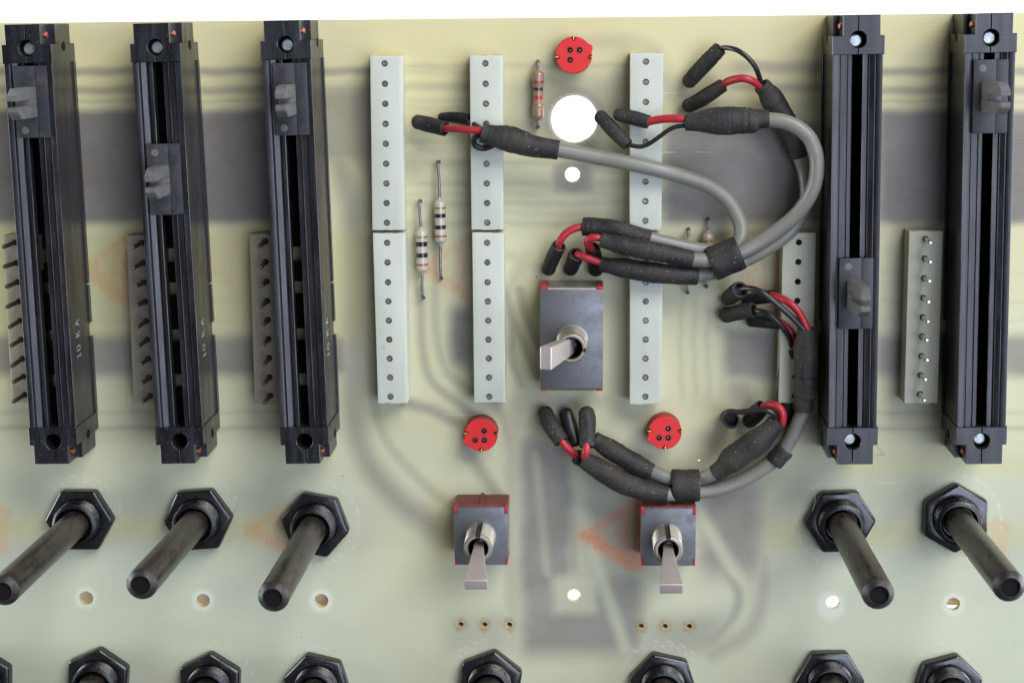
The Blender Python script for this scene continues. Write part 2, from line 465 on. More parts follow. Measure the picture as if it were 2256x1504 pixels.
# plan of the copper on the far side: wide rails, thin tracks, curved bus lines
for x0, x1 in ((-500, 830), (1925, 2800)):
    add(rect(x0, x1, 148, 166, 7), .55); add(rect(x0, x1, 190, 207, 7), .48); add(rect(x0, x1, 219, 226, 5), .30)
    add(rect(x0, x1 - (120 if x0 < 0 else 0), 242, 492, 14, 34), .84)
    add(rect(x0, x1 - (60 if x0 < 0 else 0), 738, 828, 19, 26), .68)
    add(rect(x0, x1 - 60, 905, 911, 6), .30); add(rect(x0, x1 - 60, 938, 947, 7), .38); add(rect(x0, x1 - 60, 660, 664, 5), .22); add(rect(x0, x1 - 60, 702, 706, 5), .16)
    add(rect(x0, x1 - 60, 598, 602, 5), .12); add(rect(x0, x1, 1180, 1240, 40), .10)
add(rect(640, 830, 190, 360, 26, 40), .58)
add(line([(700, 300), (830, 360), (900, 366)], 60, 26), .35)
add(line([(760, 250), (900, 190), (1180, 195)], 16, 10), .30)
for y, x0, x1, k in ((146, 885, 1390, .38), (158, 885, 1050, .25), (186, 900, 1040, .2), (222, 890, 1040, .28), (236, 885, 1150, .30), (312, 880, 1180, .34), (328, 900, 1390, .22),
                     (359, 885, 1390, .36), (404, 885, 1390, .34), (428, 885, 1190, .22), (448, 885, 1390, .34), (493, 820, 1390, .34), (470, 1100, 1390, .2)):
    add(rect(x0, x1, y - 6, y + 6, 8, 24), k * .72)
add(rect(1110, 1460, 170, 300, 34, 60), .40)
add(rect(1200, 1330, 300, 345, 16, 30), .30)
add(rect(1215, 1305, 355, 425, 10), .42)
add(line(curve2([(1230, 110), (1330, 90), (1430, 100), (1470, 150)]), 30, 14), .22)
add(rect(1455, 1812, 272, 492, 16, 30), .80)
add(rect(1620, 1830, 135, 160, 9, 30), .45); add(rect(1600, 1830, 184, 202, 8, 30), .45)
add(line([(1460, 180), (1600, 300)], 60, 24), .4)
add(line([(1460, 530), (1620, 516), (1830, 500)], 14, 9), .25)
# curved bus lines of the left middle
add(line(curve2([(742, 340), (775, 480), (778, 700), (776, 900), (806, 1010), (872, 1098), (945, 1150), (1000, 1170)]), 50, 24), 0.51)
add(line(curve2([(742, 400), (812, 560), (812, 800), (846, 960), (940, 1070), (990, 1110)]), 16, 14), 0.27)
add(line(curve2([(927, 640), (930, 760), (950, 838), (1015, 892), (1060, 930)]), 14, 12), 0.41)
add(line(curve2([(958, 640), (962, 740), (985, 815), (1040, 870)]), 14, 12), 0.32)
add(line(curve2([(985, 820), (1035, 860), (1100, 900), (1130, 1010)]), 16, 14), 0.34)
add(line([(890, 886), (950, 902), (1010, 932)], 22, 13), 0.51)
add(line([(1026, 985), (1060, 1040), (1098, 1092)], 24, 15), 0.44)
add(rect(990, 1042, 676, 806, 26, 22), 0.80)
add(line([(1045, 700), (1120, 640), (1160, 560)], 20, 14), 0.24)
for (x0, x1) in ((1118, 1190), (1150, 1225), (1116, 1150)):
    add(line(curve2([(x0 - 6, 640), (x0 + 14, 710), (x1 - 22, 790), (x1, 850)]), 16, 13), 0.51)
add(line([(1115, 560), (1210, 600), (1300, 640)], 18, 14), .2)
add(rect(1120, 1210, 800, 985, 60, 24), 0.27)
# lower centre: the ground area, its window and the tracks that leave it
add(rect(1112, 1150, 900, 1440, 30, 14), .26)
add(rect(1144, 1262, 962, 1320, 34, 24), .70)
add(rect(1146, 1420, 1256, 1442, 34, 30), .66)
add(line([(1232, 1000), (1252, 1150), (1262, 1270)], 34, 22), .5)
add(rect(1280, 1430, 1040, 1300, 50, 44), .44)
win = rect(1218, 1314, 1266, 1350, 17, 17); cop = cop * (1 - .70 * win)
cop = cop * (1 - .62 * line(curve2([(1264, 1000), (1285, 1130), (1318, 1250), (1352, 1350), (1378, 1430)]), 16, 17))
cop = cop * (1 - .35 * line([(1180, 1000), (1205, 1260)], 10, 14))
add(rect(1541, 1680, 1060, 1270, 44, 36), .66)
add(line([(1420, 1075), (1560, 1090)], 40, 26), .40)
cop = cop * (1 - .72 * line(curve2([(1530, 1112), (1585, 1205), (1640, 1300), (1640, 1350), (1590, 1424)]), 20, 16))
add(line(curve2([(1540, 1196), (1590, 1255), (1626, 1302), (1620, 1350), (1570, 1410)]), 16, 13), .44)
add(line(curve2([(1680, 1230), (1682, 1310), (1650, 1390), (1570, 1440)]), 26, 20), .36)
add(rect(1400, 1600, 1350, 1440, 30, 60), .42)
add(rect(985, 1130, 1350, 1440, 30, 40), .36)
# right middle
add(rect(1596, 1722, 724, 836, 22, 20), .72); add(rect(1600, 1660, 830, 905, 28, 20), .42)
add(rect(1655, 1840, 905, 950, 18, 34), .34); add(rect(1560, 1640, 930, 1010, 34, 34), .26)
for x in (1500, 1530, 1560, 1590): add(rect(x - 4, x + 4, 650, 880, 30, 8), .24)
add(line(curve2([(1340, 880), (1400, 930), (1380, 1010), (1330, 1090)]), 26, 22), .26)
add(rect(1190, 1330, 870, 900, 14, 24), .34); add(rect(1335, 1385, 650, 900, 60, 22), .20)
add(line([(1700, 1060), (1690, 1300)], 60, 50), .16)
cop += .10 * rect(-60, 2320, 60, 1330, 60) * (.5 + .5 * np.sin(PX / 90.0 + PY / 160.0)) * (1 - cop)
for (cx, cy, r) in ((1265, 263, 52), (1261, 385, 17)):
    dd = np.hypot(PX - cx, PY - cy); cop = np.where(dd < r + 26, cop + .16 * (1 - sm(dd, r + 14, r + 26)), cop)
cop = np.clip(cop, 0, 1)
# hue: yellow by the top edge, greener towards the pots
hue = np.clip(.32 * np.exp(-((PX - 1300) / 330.0) ** 2 - ((PY - 380) / 200.0) ** 2) + sm(PY, 60, 760) * .50 + sm(PY, 900, 1150) * .30, 0, 1)
hue = hue + .18 * sm(PY, 980, 1100) * (1 - sm(PX, 800, 960)) + .15 * sm(PX, 1650, 1800) * sm(PY, 980, 1100)
hue = np.clip(hue - .28 * np.exp(-((PX - 900) / 160.0) ** 2 - ((PY - 1230) / 160.0) ** 2), 0, 1)
# yellow cast of shade and scattered light, painted along the slider feet, pots and toggles
yel = .55 * rect(-60, 640, 1140, 1185, 30) + .5 * rect(1700, 2300, 1150, 1200, 28)
yel += .4 * rect(-60, 850, 505, 740, 30) + .35 * rect(1850, 2300, 1000, 1045, 20)
yel += .5 * np.exp(-((PX - 975) / 26.0) ** 2 - ((PY - 1170) / 90.0) ** 2) + .4 * np.exp(-((PX - 1165) / 22.0) ** 2 - ((PY - 740) / 110.0) ** 2)
yel = np.clip(yel, 0, 1)
# rubbed orange marker triangles on the far side
org = np.zeros(len(PX))
def triangle(x0, x1, y0, y1, k=.8):
    global org
    ym = (y0 + y1) / 2
    m = .7 * line([(x0, ym), (x1 - 20, y0), (x1, y0 + 12)], 11, 10) + .7 * line([(x0, ym), (x1 - 25, y1)], 12, 14) + .9 * line([(x1 - 10, y0 + 10), (x1 - 12, y1 - 10)], 30, 17)
    m += .55 * line([(x1 - 45, y0 + 20), (x1 - 45, y1 - 10)], 12, 11) + .6 * line([(x0 + 22, ym + 5), (x1 - 40, y1 - 14)], 18, 15) + .42 * line([(x0 + 34, ym), (x1 - 24, ym)], 64, 34) * sm(np.sin(PX / 3.4 + PY / 40.0), -.6, .8)
    org = np.maximum(org, np.clip(m, 0, 1) * k)
triangle(186, 296, 524, 662, .52); triangle(930, 1062, 520, 660, .42); triangle(548, 660, 1118, 1214, .50)
triangle(1284, 1420, 1110, 1248, .75); triangle(1640, 1728, 530, 700, .40); triangle(2090, 2215, 1150, 1246, .32)
triangle(-80, 16, 1120, 1212, .4); triangle(460, 560, 524, 650, .18); org = np.maximum(org, .6 * line([(1722, 560), (1722, 650)], 26, 12))
# pale rubbed rims round the drilled holes and rosin round the solder holes
halo = np.zeros(len(PX)); flux = np.zeros(len(PX))
for x, y, r, w_, k in ((189.8, 1316.8, 15, 14, .7), (447.4, 1322, 15, 14, .7), (708, 1322.3, 15, 17, .75), (1830, 1334, 15, 24, .65), (2100.2, 1331, 15, 15, .6), (1265, 263, 52, 5, .55)):
    dd = np.hypot(PX - x, PY - y); halo = np.maximum(halo, k * (1 - sm(dd, r + w_ * .3, r + w_)))
for x, y in ((1079, 1507), (1852, 1151), (2090, 1515), (1828, 1503), (693, 1156), (172, 1147), (435, 1146), (2107, 1143), (213, 1501), (461, 1511), (697, 1512), (1461, 1511)):
    dd = np.hypot(PX - x, PY - y); ang = np.arctan2(PY - y, PX - x)
    arc = np.exp(-((dd - 98) / 3.2) ** 2) * sm(np.sin(ang * 23 + dd * .6), -.3, .9) * sm(np.sin(ang * 1.0 + x), 0, .9) + np.exp(-((dd - 88) / 2.5) ** 2) * sm(np.sin(ang * 31), .1, .9) * sm(np.sin(ang * 1.3 + y), .2, .9)
    halo = np.maximum(halo, .55 * arc)
for i, (x, y) in enumerate(((1015.3, 1374.9), (1067.8, 1375.7), (1122.3, 1375.7), (1412.5, 1378.6), (1465.5, 1379), (1518.9, 1379))):
    ang = np.arctan2(PY - y, PX - x); dd = np.hypot(PX - x, PY - y) * (1 + .10 * np.sin(2 * ang + i) + .07 * np.sin(5 * ang + 2 * i))
    flux = np.maximum(flux, .75 * (1 - sm(dd, 8, 20))); halo = np.maximum(halo, .55 * (1 - sm(np.hypot(PX - x, PY - y), 6, 10)))
def put(name, a, b, c):
    la = me.color_attributes.new(name, 'FLOAT_COLOR', 'POINT')
    arr = np.ones((len(PX), 4), np.float32); arr[:, 0] = a; arr[:, 1] = b; arr[:, 2] = c
    la.data.foreach_set('color', arr.ravel())
put('tone', cop, hue, yel); put('marks', org, halo, flux)
link_obj('board_sheet', me, 'board', board)
vs, fs = sheet(-TH, 12.0, True)
me2 = bpy.data.meshes.new('board_underside'); me2.from_pydata(vs, [], fs); link_obj('board_underside', me2, 'board_edge', board)
bm = bmesh.new()
for (x0, y0), (x1, y1) in (((BX0, BY0), (BX1, BY0)), ((BX1, BY0), (BX1, BY1)), ((BX1, BY1), (BX0, BY1)), ((BX0, BY1), (BX0, BY0))):
    bm.faces.new([bm.verts.new(p) for p in ((x0, y0, -TH), (x1, y1, -TH), (x1, y1, 0), (x0, y0, 0))])
for cx, cy, r in hole_mm:
    n = 48 if r > 2 else 24
    lathe(bm, [(r * 1.004, -TH), (r * 1.004, -.02)], n, c=(cx, cy, 0))
part('board_edge', bm, 'board_edge', board)
M['plug'] = dusty('olive_hole_plug', srgb(118, 108, 70), srgb(60, 50, 34), .8, 0, .6, .3, patch=1.0)
for cx, cy, r in hole_mm[9:]:  # olive plug discs added below so the holes look dark, not white
    bm = bmesh.new(); lathe(bm, [(0, -TH - .3), (.8, -TH - .25), (1.1, -TH - .02)], 16, c=(cx, cy, 0)); part('hole_plug', bm, 'plug', board)

# ------------------------------------------------------------------ slide potentiometers
ZC, ZR = 15.6, 15.2
STROKES = {'1': [((0, 0), (0, 1)), ((0, 1), (-.22, .78)), ((-.25, 0), (.25, 0))],
           '0': [((.5 * math.cos(a) * .8, .5 + .5 * math.sin(a)), (.5 * math.cos(a + .63) * .8, .5 + .5 * math.sin(a + .63))) for a in [i * .628 for i in range(10)]],
           'K': [((-.3, 0), (-.3, 1)), ((-.3, .42), (.35, 1)), ((-.1, .58), (.38, 0))],
           'A': [((-.4, 0), (0, 1)), ((0, 1), (.4, 0)), ((-.24, .36), (.24, .36))]}
def slider(label, top_px, bot_px, flip, plate_px, screw_top, screw_bot, text_y=None):
    pt, pb = W(*top_px, ZC), W(*bot_px, ZC)
    mid = (pt + pb) / 2; L = (pt - pb).length / 2
    rz = math.atan2(pt.y - pb.y, pt.x - pb.x) - PI / 2
    T_ = thing('slide_potentiometer', label, 'slide potentiometer', (mid.x, mid.y, 0), rz, 'slide potentiometers')
    sx = -1 if flip else 1
    hr = 1.62; g = .07
    X = lambda x: x * sx
    ry0, ry1 = -(L - 2.85), L - 2.85
    prof = [(1.0, 14.0), (1.0, 14.55), (1.15, 14.7), (1.75, 14.7), (1.8, 14.2), (2.05, 14.2), (2.1, 14.85), (2.25, 15.0), (3.2, 15.0), (3.3, 14.7), (3.52, 14.7),
            (3.58, 15.15), (3.68, 15.2), (4.66, 15.2), (4.72, 15.13), (4.72, 1.3), (3.6, 1.3), (3.6, 12.6), (1.0, 12.6)]
    prof_l = [(1.0, 14.0), (1.0, 14.55), (1.15, 14.7), (1.7, 14.7), (1.75, 14.3), (1.95, 14.3), (2.3, 14.72), (3.2, 15.0), (3.3, 14.7), (3.5, 14.7),
              (3.58, 15.15), (3.68, 15.2), (4.66, 15.2), (4.72, 15.13), (4.72, 1.3), (3.6, 1.3), (3.6, 12.6), (1.0, 12.6)]
    for sd, pr in ((1, prof), (-1, prof_l)):
        bm = bmesh.new(); prism(bm, [(X(x * sd), z) for x, z in pr], ry0, ry1, 'y')
        part('rail', bm, 'slider', T_, 30)
        for a, b in ((ry0, 0 - 20.2), (-17.2, -9.5), (-9.0, ry1)) if sd == 1 else ((ry0, -25.2), (-22.0, -15.5), (-12.4, -6), (-3.4, ry1)):
            bm = bmesh.new(); xx = sorted((X(4.0 * sd), X(5.05 * sd))); box(bm, xx[0], xx[1], a, b, .05, 1.75, .08, 1)
            part('foot_strip', bm, 'slider', T_)
    for a, b in (((ry0, ry1),) if flip else ((-1.5, ry1), (-8.6, -4.6), (-18.4, -11.4), (-27.8, -21.2), (ry0, -30.8))):
        bm = bmesh.new(); box(bm, -3.55, 3.55, a, b, 1.2, 3.0); part('inner_floor', bm, 'slider_in', T_)
    for e in (1, -1):
        cy = L * e
        for sd in (1, -1):
            n = 12
            arc = []
            a0 = math.asin(g / hr)
            for k in range(n + 1):
                a = PI / 2 - a0 - (PI - 2 * a0) * k / n
                arc.append((hr * math.cos(a), hr * math.sin(a)))
            arc = arc[::-1]              # from the inner side (towards the rail) to the outer tip
            low = [(g, -2.85), (4.95, -2.85), (4.95, .7), (4.12, .75), (4.12, 4.6), (g, 4.6)] + arc[::-1]
            notch = [(g, -2.85), (4.95, -2.85), (4.95, .7), (2.95, .75), (2.95, 4.6), (g, 4.6)] + arc[::-1]
            tr = lambda P: [(X(x * sd), cy + y * e) for x, y in P]
            bm = bmesh.new()
            if sd == 1:
                prism(bm, tr(low), 0.1, 10.0); prism(bm, tr(notch), 9.995, ZC, bev=.1)
            else:
                prism(bm, tr(low), 0.1, ZC, bev=.1)
            part('end_block', bm, 'slider', T_, 25)
        bm = bmesh.new(); lathe(bm, [(hr + .02, 3), (hr + .02, ZC - .7)], 24, c=(0, cy, 0)); disc(bm, (0, cy, 3.0), hr + .02)
        part('screw_bore', bm, 'hole', T_)
        scr = screw_top if e == 1 else screw_bot
        if scr:
            bm = bmesh.new()
            off = scr
            lathe(bm, [(0, 13.8), (1.0, 13.75), (1.28, 13.5), (1.34, 13.0), (1.34, 4)], 24, c=(X(off[0]), cy + off[1], 0))
            part('screw', bm, 'screw', T_)
        else:
            bm = bmesh.new(); lathe(bm, [(0, 4.6), (1.0, 4.5), (1.0, 3)], 20, c=(X(.3), cy + .3, 0)); part('rivet_head', bm, 'shaft_tip', T_)
        bm = bmesh.new(); lathe(bm, [(0, 1.0), (.42, .95), (.6, .6), (.62, 0)], 16, axis='x'); 
        for v in bm.verts: v.co = Vector((X(2.95 + v.co.x * .55), cy + 2.5 * e + v.co.y, 12.9 + v.co.z * 1.5))
        part('copper_rivet', bm, 'copper', T_)
        bm = bmesh.new(); lathe(bm, [(.62, -.3), (.85, .02)], 16, axis='x')
        lathe(bm, [(0, .03), (.72, .03), (.85, .0)], 18, axis='x')
        for v in bm.verts: v.co = Vector((X(4.96 + v.co.x * .5), cy + .2 * e + v.co.y * 1.15, 7.6 + v.co.z * 1.6))
        part('side_hole_disc', bm, 'hole', T_)  # flat dark disc painted in for the shade of a hole
    if text_y is not None:
        bm = bmesh.new()
        yc = text_y
        for ch, dy in (('1', 0), ('0', 1.55), ('K', 4.35), ('A', 6.7)):
            for (ax, ay), (bx, by) in STROKES[ch]:
                A = Vector((0, yc + dy + ax * 1.35, 8.6 + ay * 2.5)); B = Vector((0, yc + dy + bx * 1.35, 8.6 + by * 2.5))
                d = (B - A).normalized() * .05; n = Vector((0, -d.z, d.y)).normalized() * .13
                xx = X(4.735)
                bm.faces.new([bm.verts.new((xx, *(p.yz))) for p in (A - d - n, B + d - n, B + d + n, A - d + n)])
        part('printed_marking', bm, 'print', T_)
    # carriage with its forked stub
    pc = W(plate_px[0], plate_px[1], 16)
    loc = Matrix.Rotation(-rz, 3, 'Z') @ Vector((pc.x - mid.x, pc.y - mid.y, 0))
    cx, cy = loc.x, loc.y
    bm = bmesh.new()
    box(bm, cx - 3.27, cx + .98, cy - 6.95, cy + 6.95, 15.3, 16.1, .1, 2, True)
    box(bm, cx + 1.02, cx + 3.27, cy - 6.93, cy + 6.93, 15.3, 16.02, .1, 2, True)
    box(bm, -.8, .8, cy - 6, cy + 6, 12, 15.4)
    car = part('carriage', bm, 'carriage', T_)
    el = bmesh.new(); lathe(el, [(0, .04), (.55, .03), (.72, 0)], 16, c=(cx - 1.6, cy + (5.3 if plate_px[2] == 1 else -5.5), 16.1)); part('moulding_mark', el, 'lever_plastic', car)
    bm = bmesh.new()
    def stub(y_in, y_out, y_tip):
        b = bmesh.new()
        base = [(-1.75, 16.0), (1.0, 16.0)]
        sec = []
        for z, yo, x0 in ((16.0, y_out, -1.75), (23.0, y_out * 1.0, -1.3), (25.6, y_out, -1.05), (28.2, y_tip, -.95)):
            sec.append([(cx + x0, cy + y_in, z), (cx + 1.0, cy + y_in, z), (cx + 1.0, cy + yo, z), (cx + x0, cy + yo, z)])
        vsx = [[b.verts.new(p) for p in s_] for s_ in sec]
        for A, B in zip(vsx, vsx[1:]):
            for i in range(4): b.faces.new((A[i], A[(i + 1) % 4], B[(i + 1) % 4], B[i]))
        b.faces.new(vsx[0][::-1]); b.faces.new(vsx[-1])
        bmesh.ops.recalc_face_normals(b, faces=b.faces)
        bmesh.ops.bevel(b, geom=[e for e in b.edges if max(v.co.z for v in e.verts) > 16.5], offset=.14, segments=2, affect='EDGES')
        join(bm, b)
    stub(.55, 2.95, 1.55); stub(-.55, -2.95, -1.55)
    box(bm, cx - 1.7, cx + .99, cy - .6, cy + .6, 16, 20.5)
    part('forked_stub', bm, 'lever_plastic', car, 30)
    return T_
slider('black slide potentiometer at the far left, carriage at its top, empty lower bore', (57.7, 107), (117, 973), False, (70, 225, 0), (.0, -.1), None, -22.6)
slider('black slide potentiometer second from the left, carriage about a third of the way down', (341.7, 104.6), (396, 972), False, (363, 395.5, 1), (0, -.05), None, -22.6)
slider('black slide potentiometer beside the white strips, carriage at its top and empty lower bore', (629, 98.6), (671, 972), False, (641, 219, 0), (.1, -.1), None, -22.6)
slider('black slide potentiometer against the cable loops, carriage below its middle', (1891.5, 87.5), (1878.5, 973), True, (1886, 647, 1), (.3, -.2), (.4, .2))
slider('black slide potentiometer at the far right, carriage at its top, both screws in place', (2183.7, 83.4), (2163, 972), True, (2182.5, 213, 1), (.0, -.05), (.1, .2))

# ------------------------------------------------------------------ connector strips
def pin_mesh(kind):
    bm = bmesh.new()
    if kind == 'socket':
        r = .56
        for s_ in (0, PI):
            lathe(bm, [(0.001, .02), (r - .1, .03), (r, -.08), (r, -2)], 8, a0=s_ + .10, a1=s_ + PI - .10)
    else:
        h = 7.2 if kind == 'long' else 5.6
        lathe(bm, [(0, h), (.26, h - .03), (.42, h - .3), (.45, h - .6), (.45, -1)], 12)
    return finish(bm, 'pin')
PIN = {k: pin_mesh(k) for k in ('socket', 'long', 'short')}
bm = bmesh.new(); lathe(bm, [(.57, .01), (.63, .012), (.63, -2.0)], 16); disc(bm, (0, 0, .006), .60, 16); RIM = finish(bm, 'pin_hole_disc')  # dark disc on the solid block stands in for a shaded hole
def strip(label, left, right, top, bottom, px_pts, kind, mat, h=5.7, pin_mat='pin_socket', group='white nylon connector strips', skip=()):
    """px_pts: pin centres on the top face; left, right: the block's edges at its upper and lower end"""
    P = [W(x, y, h) for x, y in px_pts]
    c = sum(P, Vector()) / len(P)
    rz = math.atan2(P[0].y - P[-1].y, P[0].x - P[-1].x) - PI / 2
    T_ = thing('connector_strip', label, 'connector strip', (c.x, c.y, 0), rz, group)
    inv = Matrix.Rotation(-rz, 3, 'Z')
    lo = lambda p: inv @ Vector((p.x - c.x, p.y - c.y, 0))
    tl, tr_, bl, br = (lo(W(*q_, h)) for q_ in ((left[0], top), (right[0], top), (left[1], bottom), (right[1], bottom)))
    b = bmesh.new()
    holes = [lo(p) for p in P]
    # body as a tapered block with slightly ragged sawn ends
    def edge_pts(A, B, n, amp):
        return [A.lerp(B, k / n) + Vector((0, random.uniform(-amp, amp) if 0 < k < n else 0, 0)) for k in range(n)]
    outl = edge_pts(bl, br, 7, .12) + [br] + [br.lerp(tr_, .5)] + edge_pts(tr_, tl, 7, .10) + [tl, tl.lerp(bl, .5)]
    prism(b, [(p.x, p.y) for p in outl], .06, h, bev=.22, seg=2)
    part('strip_body', b, mat, T_, 30)
    for i, p in enumerate(holes):
        o = link_obj('pin_hole_disc', RIM, 'hole', T_); o.location = Vector((p.x, p.y, h)) * S
        if i in skip: continue
        m_ = PIN.setdefault((kind, pin_mat), PIN[kind].copy())
        o = link_obj('pin', m_, pin_mat, T_)
        o.location = Vector((p.x, p.y, h + (.0 if kind == 'socket' else -.1))) * S
        o.rotation_euler = (random.uniform(-.03, .03) if kind != 'socket' else 0, random.uniform(-.04, .04) if kind != 'socket' else 0, PI / 2 + random.uniform(-.35, .35))
    return T_
U9 = [140.2, 185, 229, 273.2, 317, 361, 404.3, 447.5, 490.6]
L9 = [534.8, 578, 621.8, 663.8, 706, 747.8, 789.6, 831.3, 873.3]
lx = lambda a, b, n=9: [a + (b - a) * i / (n - 1) for i in range(n)]
strip('upper white nylon strip on the left, close to the black slide potentiometer', (815, 820), (885.5, 890), 123, 507, list(zip(lx(847.6, 852.5), U9)), 'socket', 'nylon')
LOWER1 = strip('lower white nylon strip on the left, with a yellow speck', (821, 832.5), (892, 897.5), 514, 888, list(zip(lx(853, 860.5), L9)), 'socket', 'nylon')
bm = bmesh.new(); lathe(bm, [(0, .12), (.22, .08), (.3, 0)], 8)
M['speck_yellow'] = dusty('yellow_speck', srgb(206, 206, 90), srgb(180, 170, 70), .3, 0, .5)
o = part('paint_speck', bm, 'speck_yellow', LOWER1); o.location = (LOWER1.matrix_basis.inverted() @ (W(848, 764, 5.72) * S))
strip('upper white nylon strip with the black wire loop resting on it', (1034.5, 1038.5), (1107, 1108.5), 123, 507, list(zip(lx(1069.5, 1073.6), U9)), 'socket', 'nylon')
strip('lower white nylon strip directly above the left red round socket', (1040, 1044.5), (1110, 1113.5), 513, 887, list(zip(lx(1073, 1078), L9)), 'socket', 'nylon')
strip('upper white nylon strip crossed by the thin grey cable', (1388.5, 1387), (1461.5, 1457), 118, 506, list(zip(lx(1423.3, 1421.8), [y - 4 for y in U9])), 'socket', 'nylon')
strip('lower white nylon strip above the right red round socket', (1387.5, 1387.5), (1461, 1456.5), 515, 890, list(zip(lx(1423.2, 1421.8), L9)), 'socket', 'nylon')
LG = 'pin headers half under the slide potentiometers'
strip('shade-toned nylon pin header under the slide potentiometer at the far left', (6, 26), (84, 100), 519, 885, list(zip(lx(33, 54), [534, 579, 621, 664, 706, 748, 790, 829, 869])), 'long', 'nylon_shaded', 5.5, 'pin_dull', LG)
strip('shade-toned nylon pin header between the first and second slide potentiometers', (278, 294), (356, 370), 519, 886, list(zip(lx(312.5, 331), [535, 579, 622, 664.5, 707, 748, 790, 831.5, 872])), 'long', 'nylon_shaded', 5.5, 'pin', LG)
strip('shade-toned nylon pin header with short dark pins beside the third slide potentiometer', (549.5, 561), (627, 637), 516, 890, list(zip(lx(584.5, 596), [532, 577, 620, 662.5, 704.5, 746.5, 788, 830.5, 871])), 'long', 'nylon_shaded', 5.5, 'pin_dull', LG)
strip('nylon strip of empty pin holes behind the cables by the fourth slide potentiometer', (1725, 1716), (1798, 1790), 513, 888, list(zip(lx(1760, 1751), [534, 577, 620.5, 662.5, 704.5, 746.5, 788, 830, 872])), 'socket', 'nylon_grey', 5.5, 'hole', LG, skip=range(9))
strip('nylon pin header with bright pins left of the far right slide potentiometer', (2003, 1992), (2078, 2066), 509, 888, list(zip(lx(2039, 2027), [526.5, 569.5, 613, 656, 698.5, 741, 784, 826.5, 868])), 'short', 'nylon_grey', 5.5, 'pin_bright', LG)

# ------------------------------------------------------------------ resistors
def resistor(label, h0, h1, y0, y1, r, mat, bands, dumb=0.0, zc=1.75):
    """h0, h1: where the leads enter the board; y0, y1: ends of the lacquered body in the photograph; bands: (y, width mm, material)"""
    A, B = W(*h0, 0), W(*h1, 0)
    fx = lambda y: h0[0] + (h1[0] - h0[0]) * (y - h0[1]) / (h1[1] - h0[1])
    b0, b1 = W(fx(y0), y0, zc), W(fx(y1), y1, zc)
    c = (b0 + b1) / 2; Lh = (b0 - b1).length / 2
    d = (b0 - b1).normalized(); rz = math.atan2(d.y, d.x) - PI / 2
    T_ = thing('resistor', label, 'resistor', (c.x, c.y, 0), rz, 'axial resistors')
    def rad(u):          # u from -1 to 1 along the body
        e = max(0, (abs(u) - .80) / .20)
        rr = math.sqrt(max(0, 1 - e * e)) if e < 1 else 0
        waist = 1 - dumb * (1 - sm(np.array(abs(u)), .28, .55).item())
        return max(.001, r * waist * rr) if abs(u) < 1 else .001
    bm = bmesh.new()
    us = [-1, -.995, -.98, -.96, -.92, -.87, -.8, -.7, -.6, -.5, -.4, -.28, -.1, .1, .28, .4, .5, .6, .7, .8, .87, .92, .96, .98, .995, 1]
    lathe(bm, [(rad(u), u * Lh) for u in us], 28, axis='y', c=(0, 0, zc)); part('resistor_body', bm, mat, T_, 60)
    for yb, w_, bmtl in bands:
        yl = (W(fx(yb), yb, zc) - c).dot(d)
        bm = bmesh.new()
        lathe(bm, [(rad((yl + k * w_ / 4) / Lh) + .02, yl + k * w_ / 4) for k in range(-2, 3)], 28, axis='y', c=(0, 0, zc))
        part('colour_band', bm, bmtl, T_, 60)
    inv = Matrix.Rotation(-rz, 3, 'Z')
    for end, hp in ((1, A), (-1, B)):
        p = inv @ Vector((hp.x - c.x, hp.y - c.y, 0))
        s0 = Vector((0, end * (Lh - .2), zc))
        z1 = zc - .1
        m1 = s0.lerp(Vector((p.x, p.y, zc)), .5) + Vector((random.uniform(-.12, .12), 0, 0))
        pts = [(*s0, .30), (*m1, .29), (p.x + (s0.x - p.x) * .12, p.y + (s0.y - p.y) * .12 , z1, .29), (p.x, p.y, z1 * .55, .30), (p.x, p.y, -1.4, .30)]
        bm = bmesh.new(); tube(bm, spline(pts, .35), 10); part('lead', bm, 'lead', T_, 60)
    if True:
        for end in (1, -1):
            bm = bmesh.new(); y_ = end * (Lh - .15)
            lathe(bm, [(.55, y_ - end * .5), (.42, y_), (.33, y_ + end * .35), (.3, y_ + end * .6)], 16, axis='y', c=(0, 0, zc)); part('end_collar', bm, mat, T_, 60)
resistor('beige banded resistor on the left of the pair, set lower', (926, 443), (932.5, 655.5), 504, 601, 1.27, 'res_tan',
         [(521.5, .38, 'band_gold'), (537, .95, 'band_black'), (561.5, .92, 'band_black'), (582, .45, 'band_brown')], .08)
resistor('beige banded resistor on the right of the pair, set higher', (966.5, 357), (972.5, 613), 440, 537, 1.27, 'res_tan',
         [(457.6, .38, 'band_gold'), (474.5, .80, 'band_black'), (499.8, .80, 'band_black'), (519.6, .45, 'band_brown')], .08)
resistor('brown resistor with waisted body above the large round hole', (1185, 136.5), (1185.5, 279.5), 155, 265, 1.28, 'res_brown',
         [(180.5, .5, 'band_rust'), (196.5, .6, 'band_black'), (215, .6, 'band_red'), (231.5, .3, 'band_gold')], .2)
resistor('grey beige resistor mostly under the black cable sleeves, the left one of two', (1517, 505), (1515, 644), 526, 618, 1.2, 'res_grey', [(548, .5, 'band_black'), (540, .3, 'band_gold')], .08)
resistor('grey beige resistor half hidden by the upper cable band', (1560, 483), (1557, 631), 512, 604, 1.25, 'res_grey', [(530, .4, 'band_gold'), (543, .7, 'band_black'), (565, .7, 'band_black')], .08)

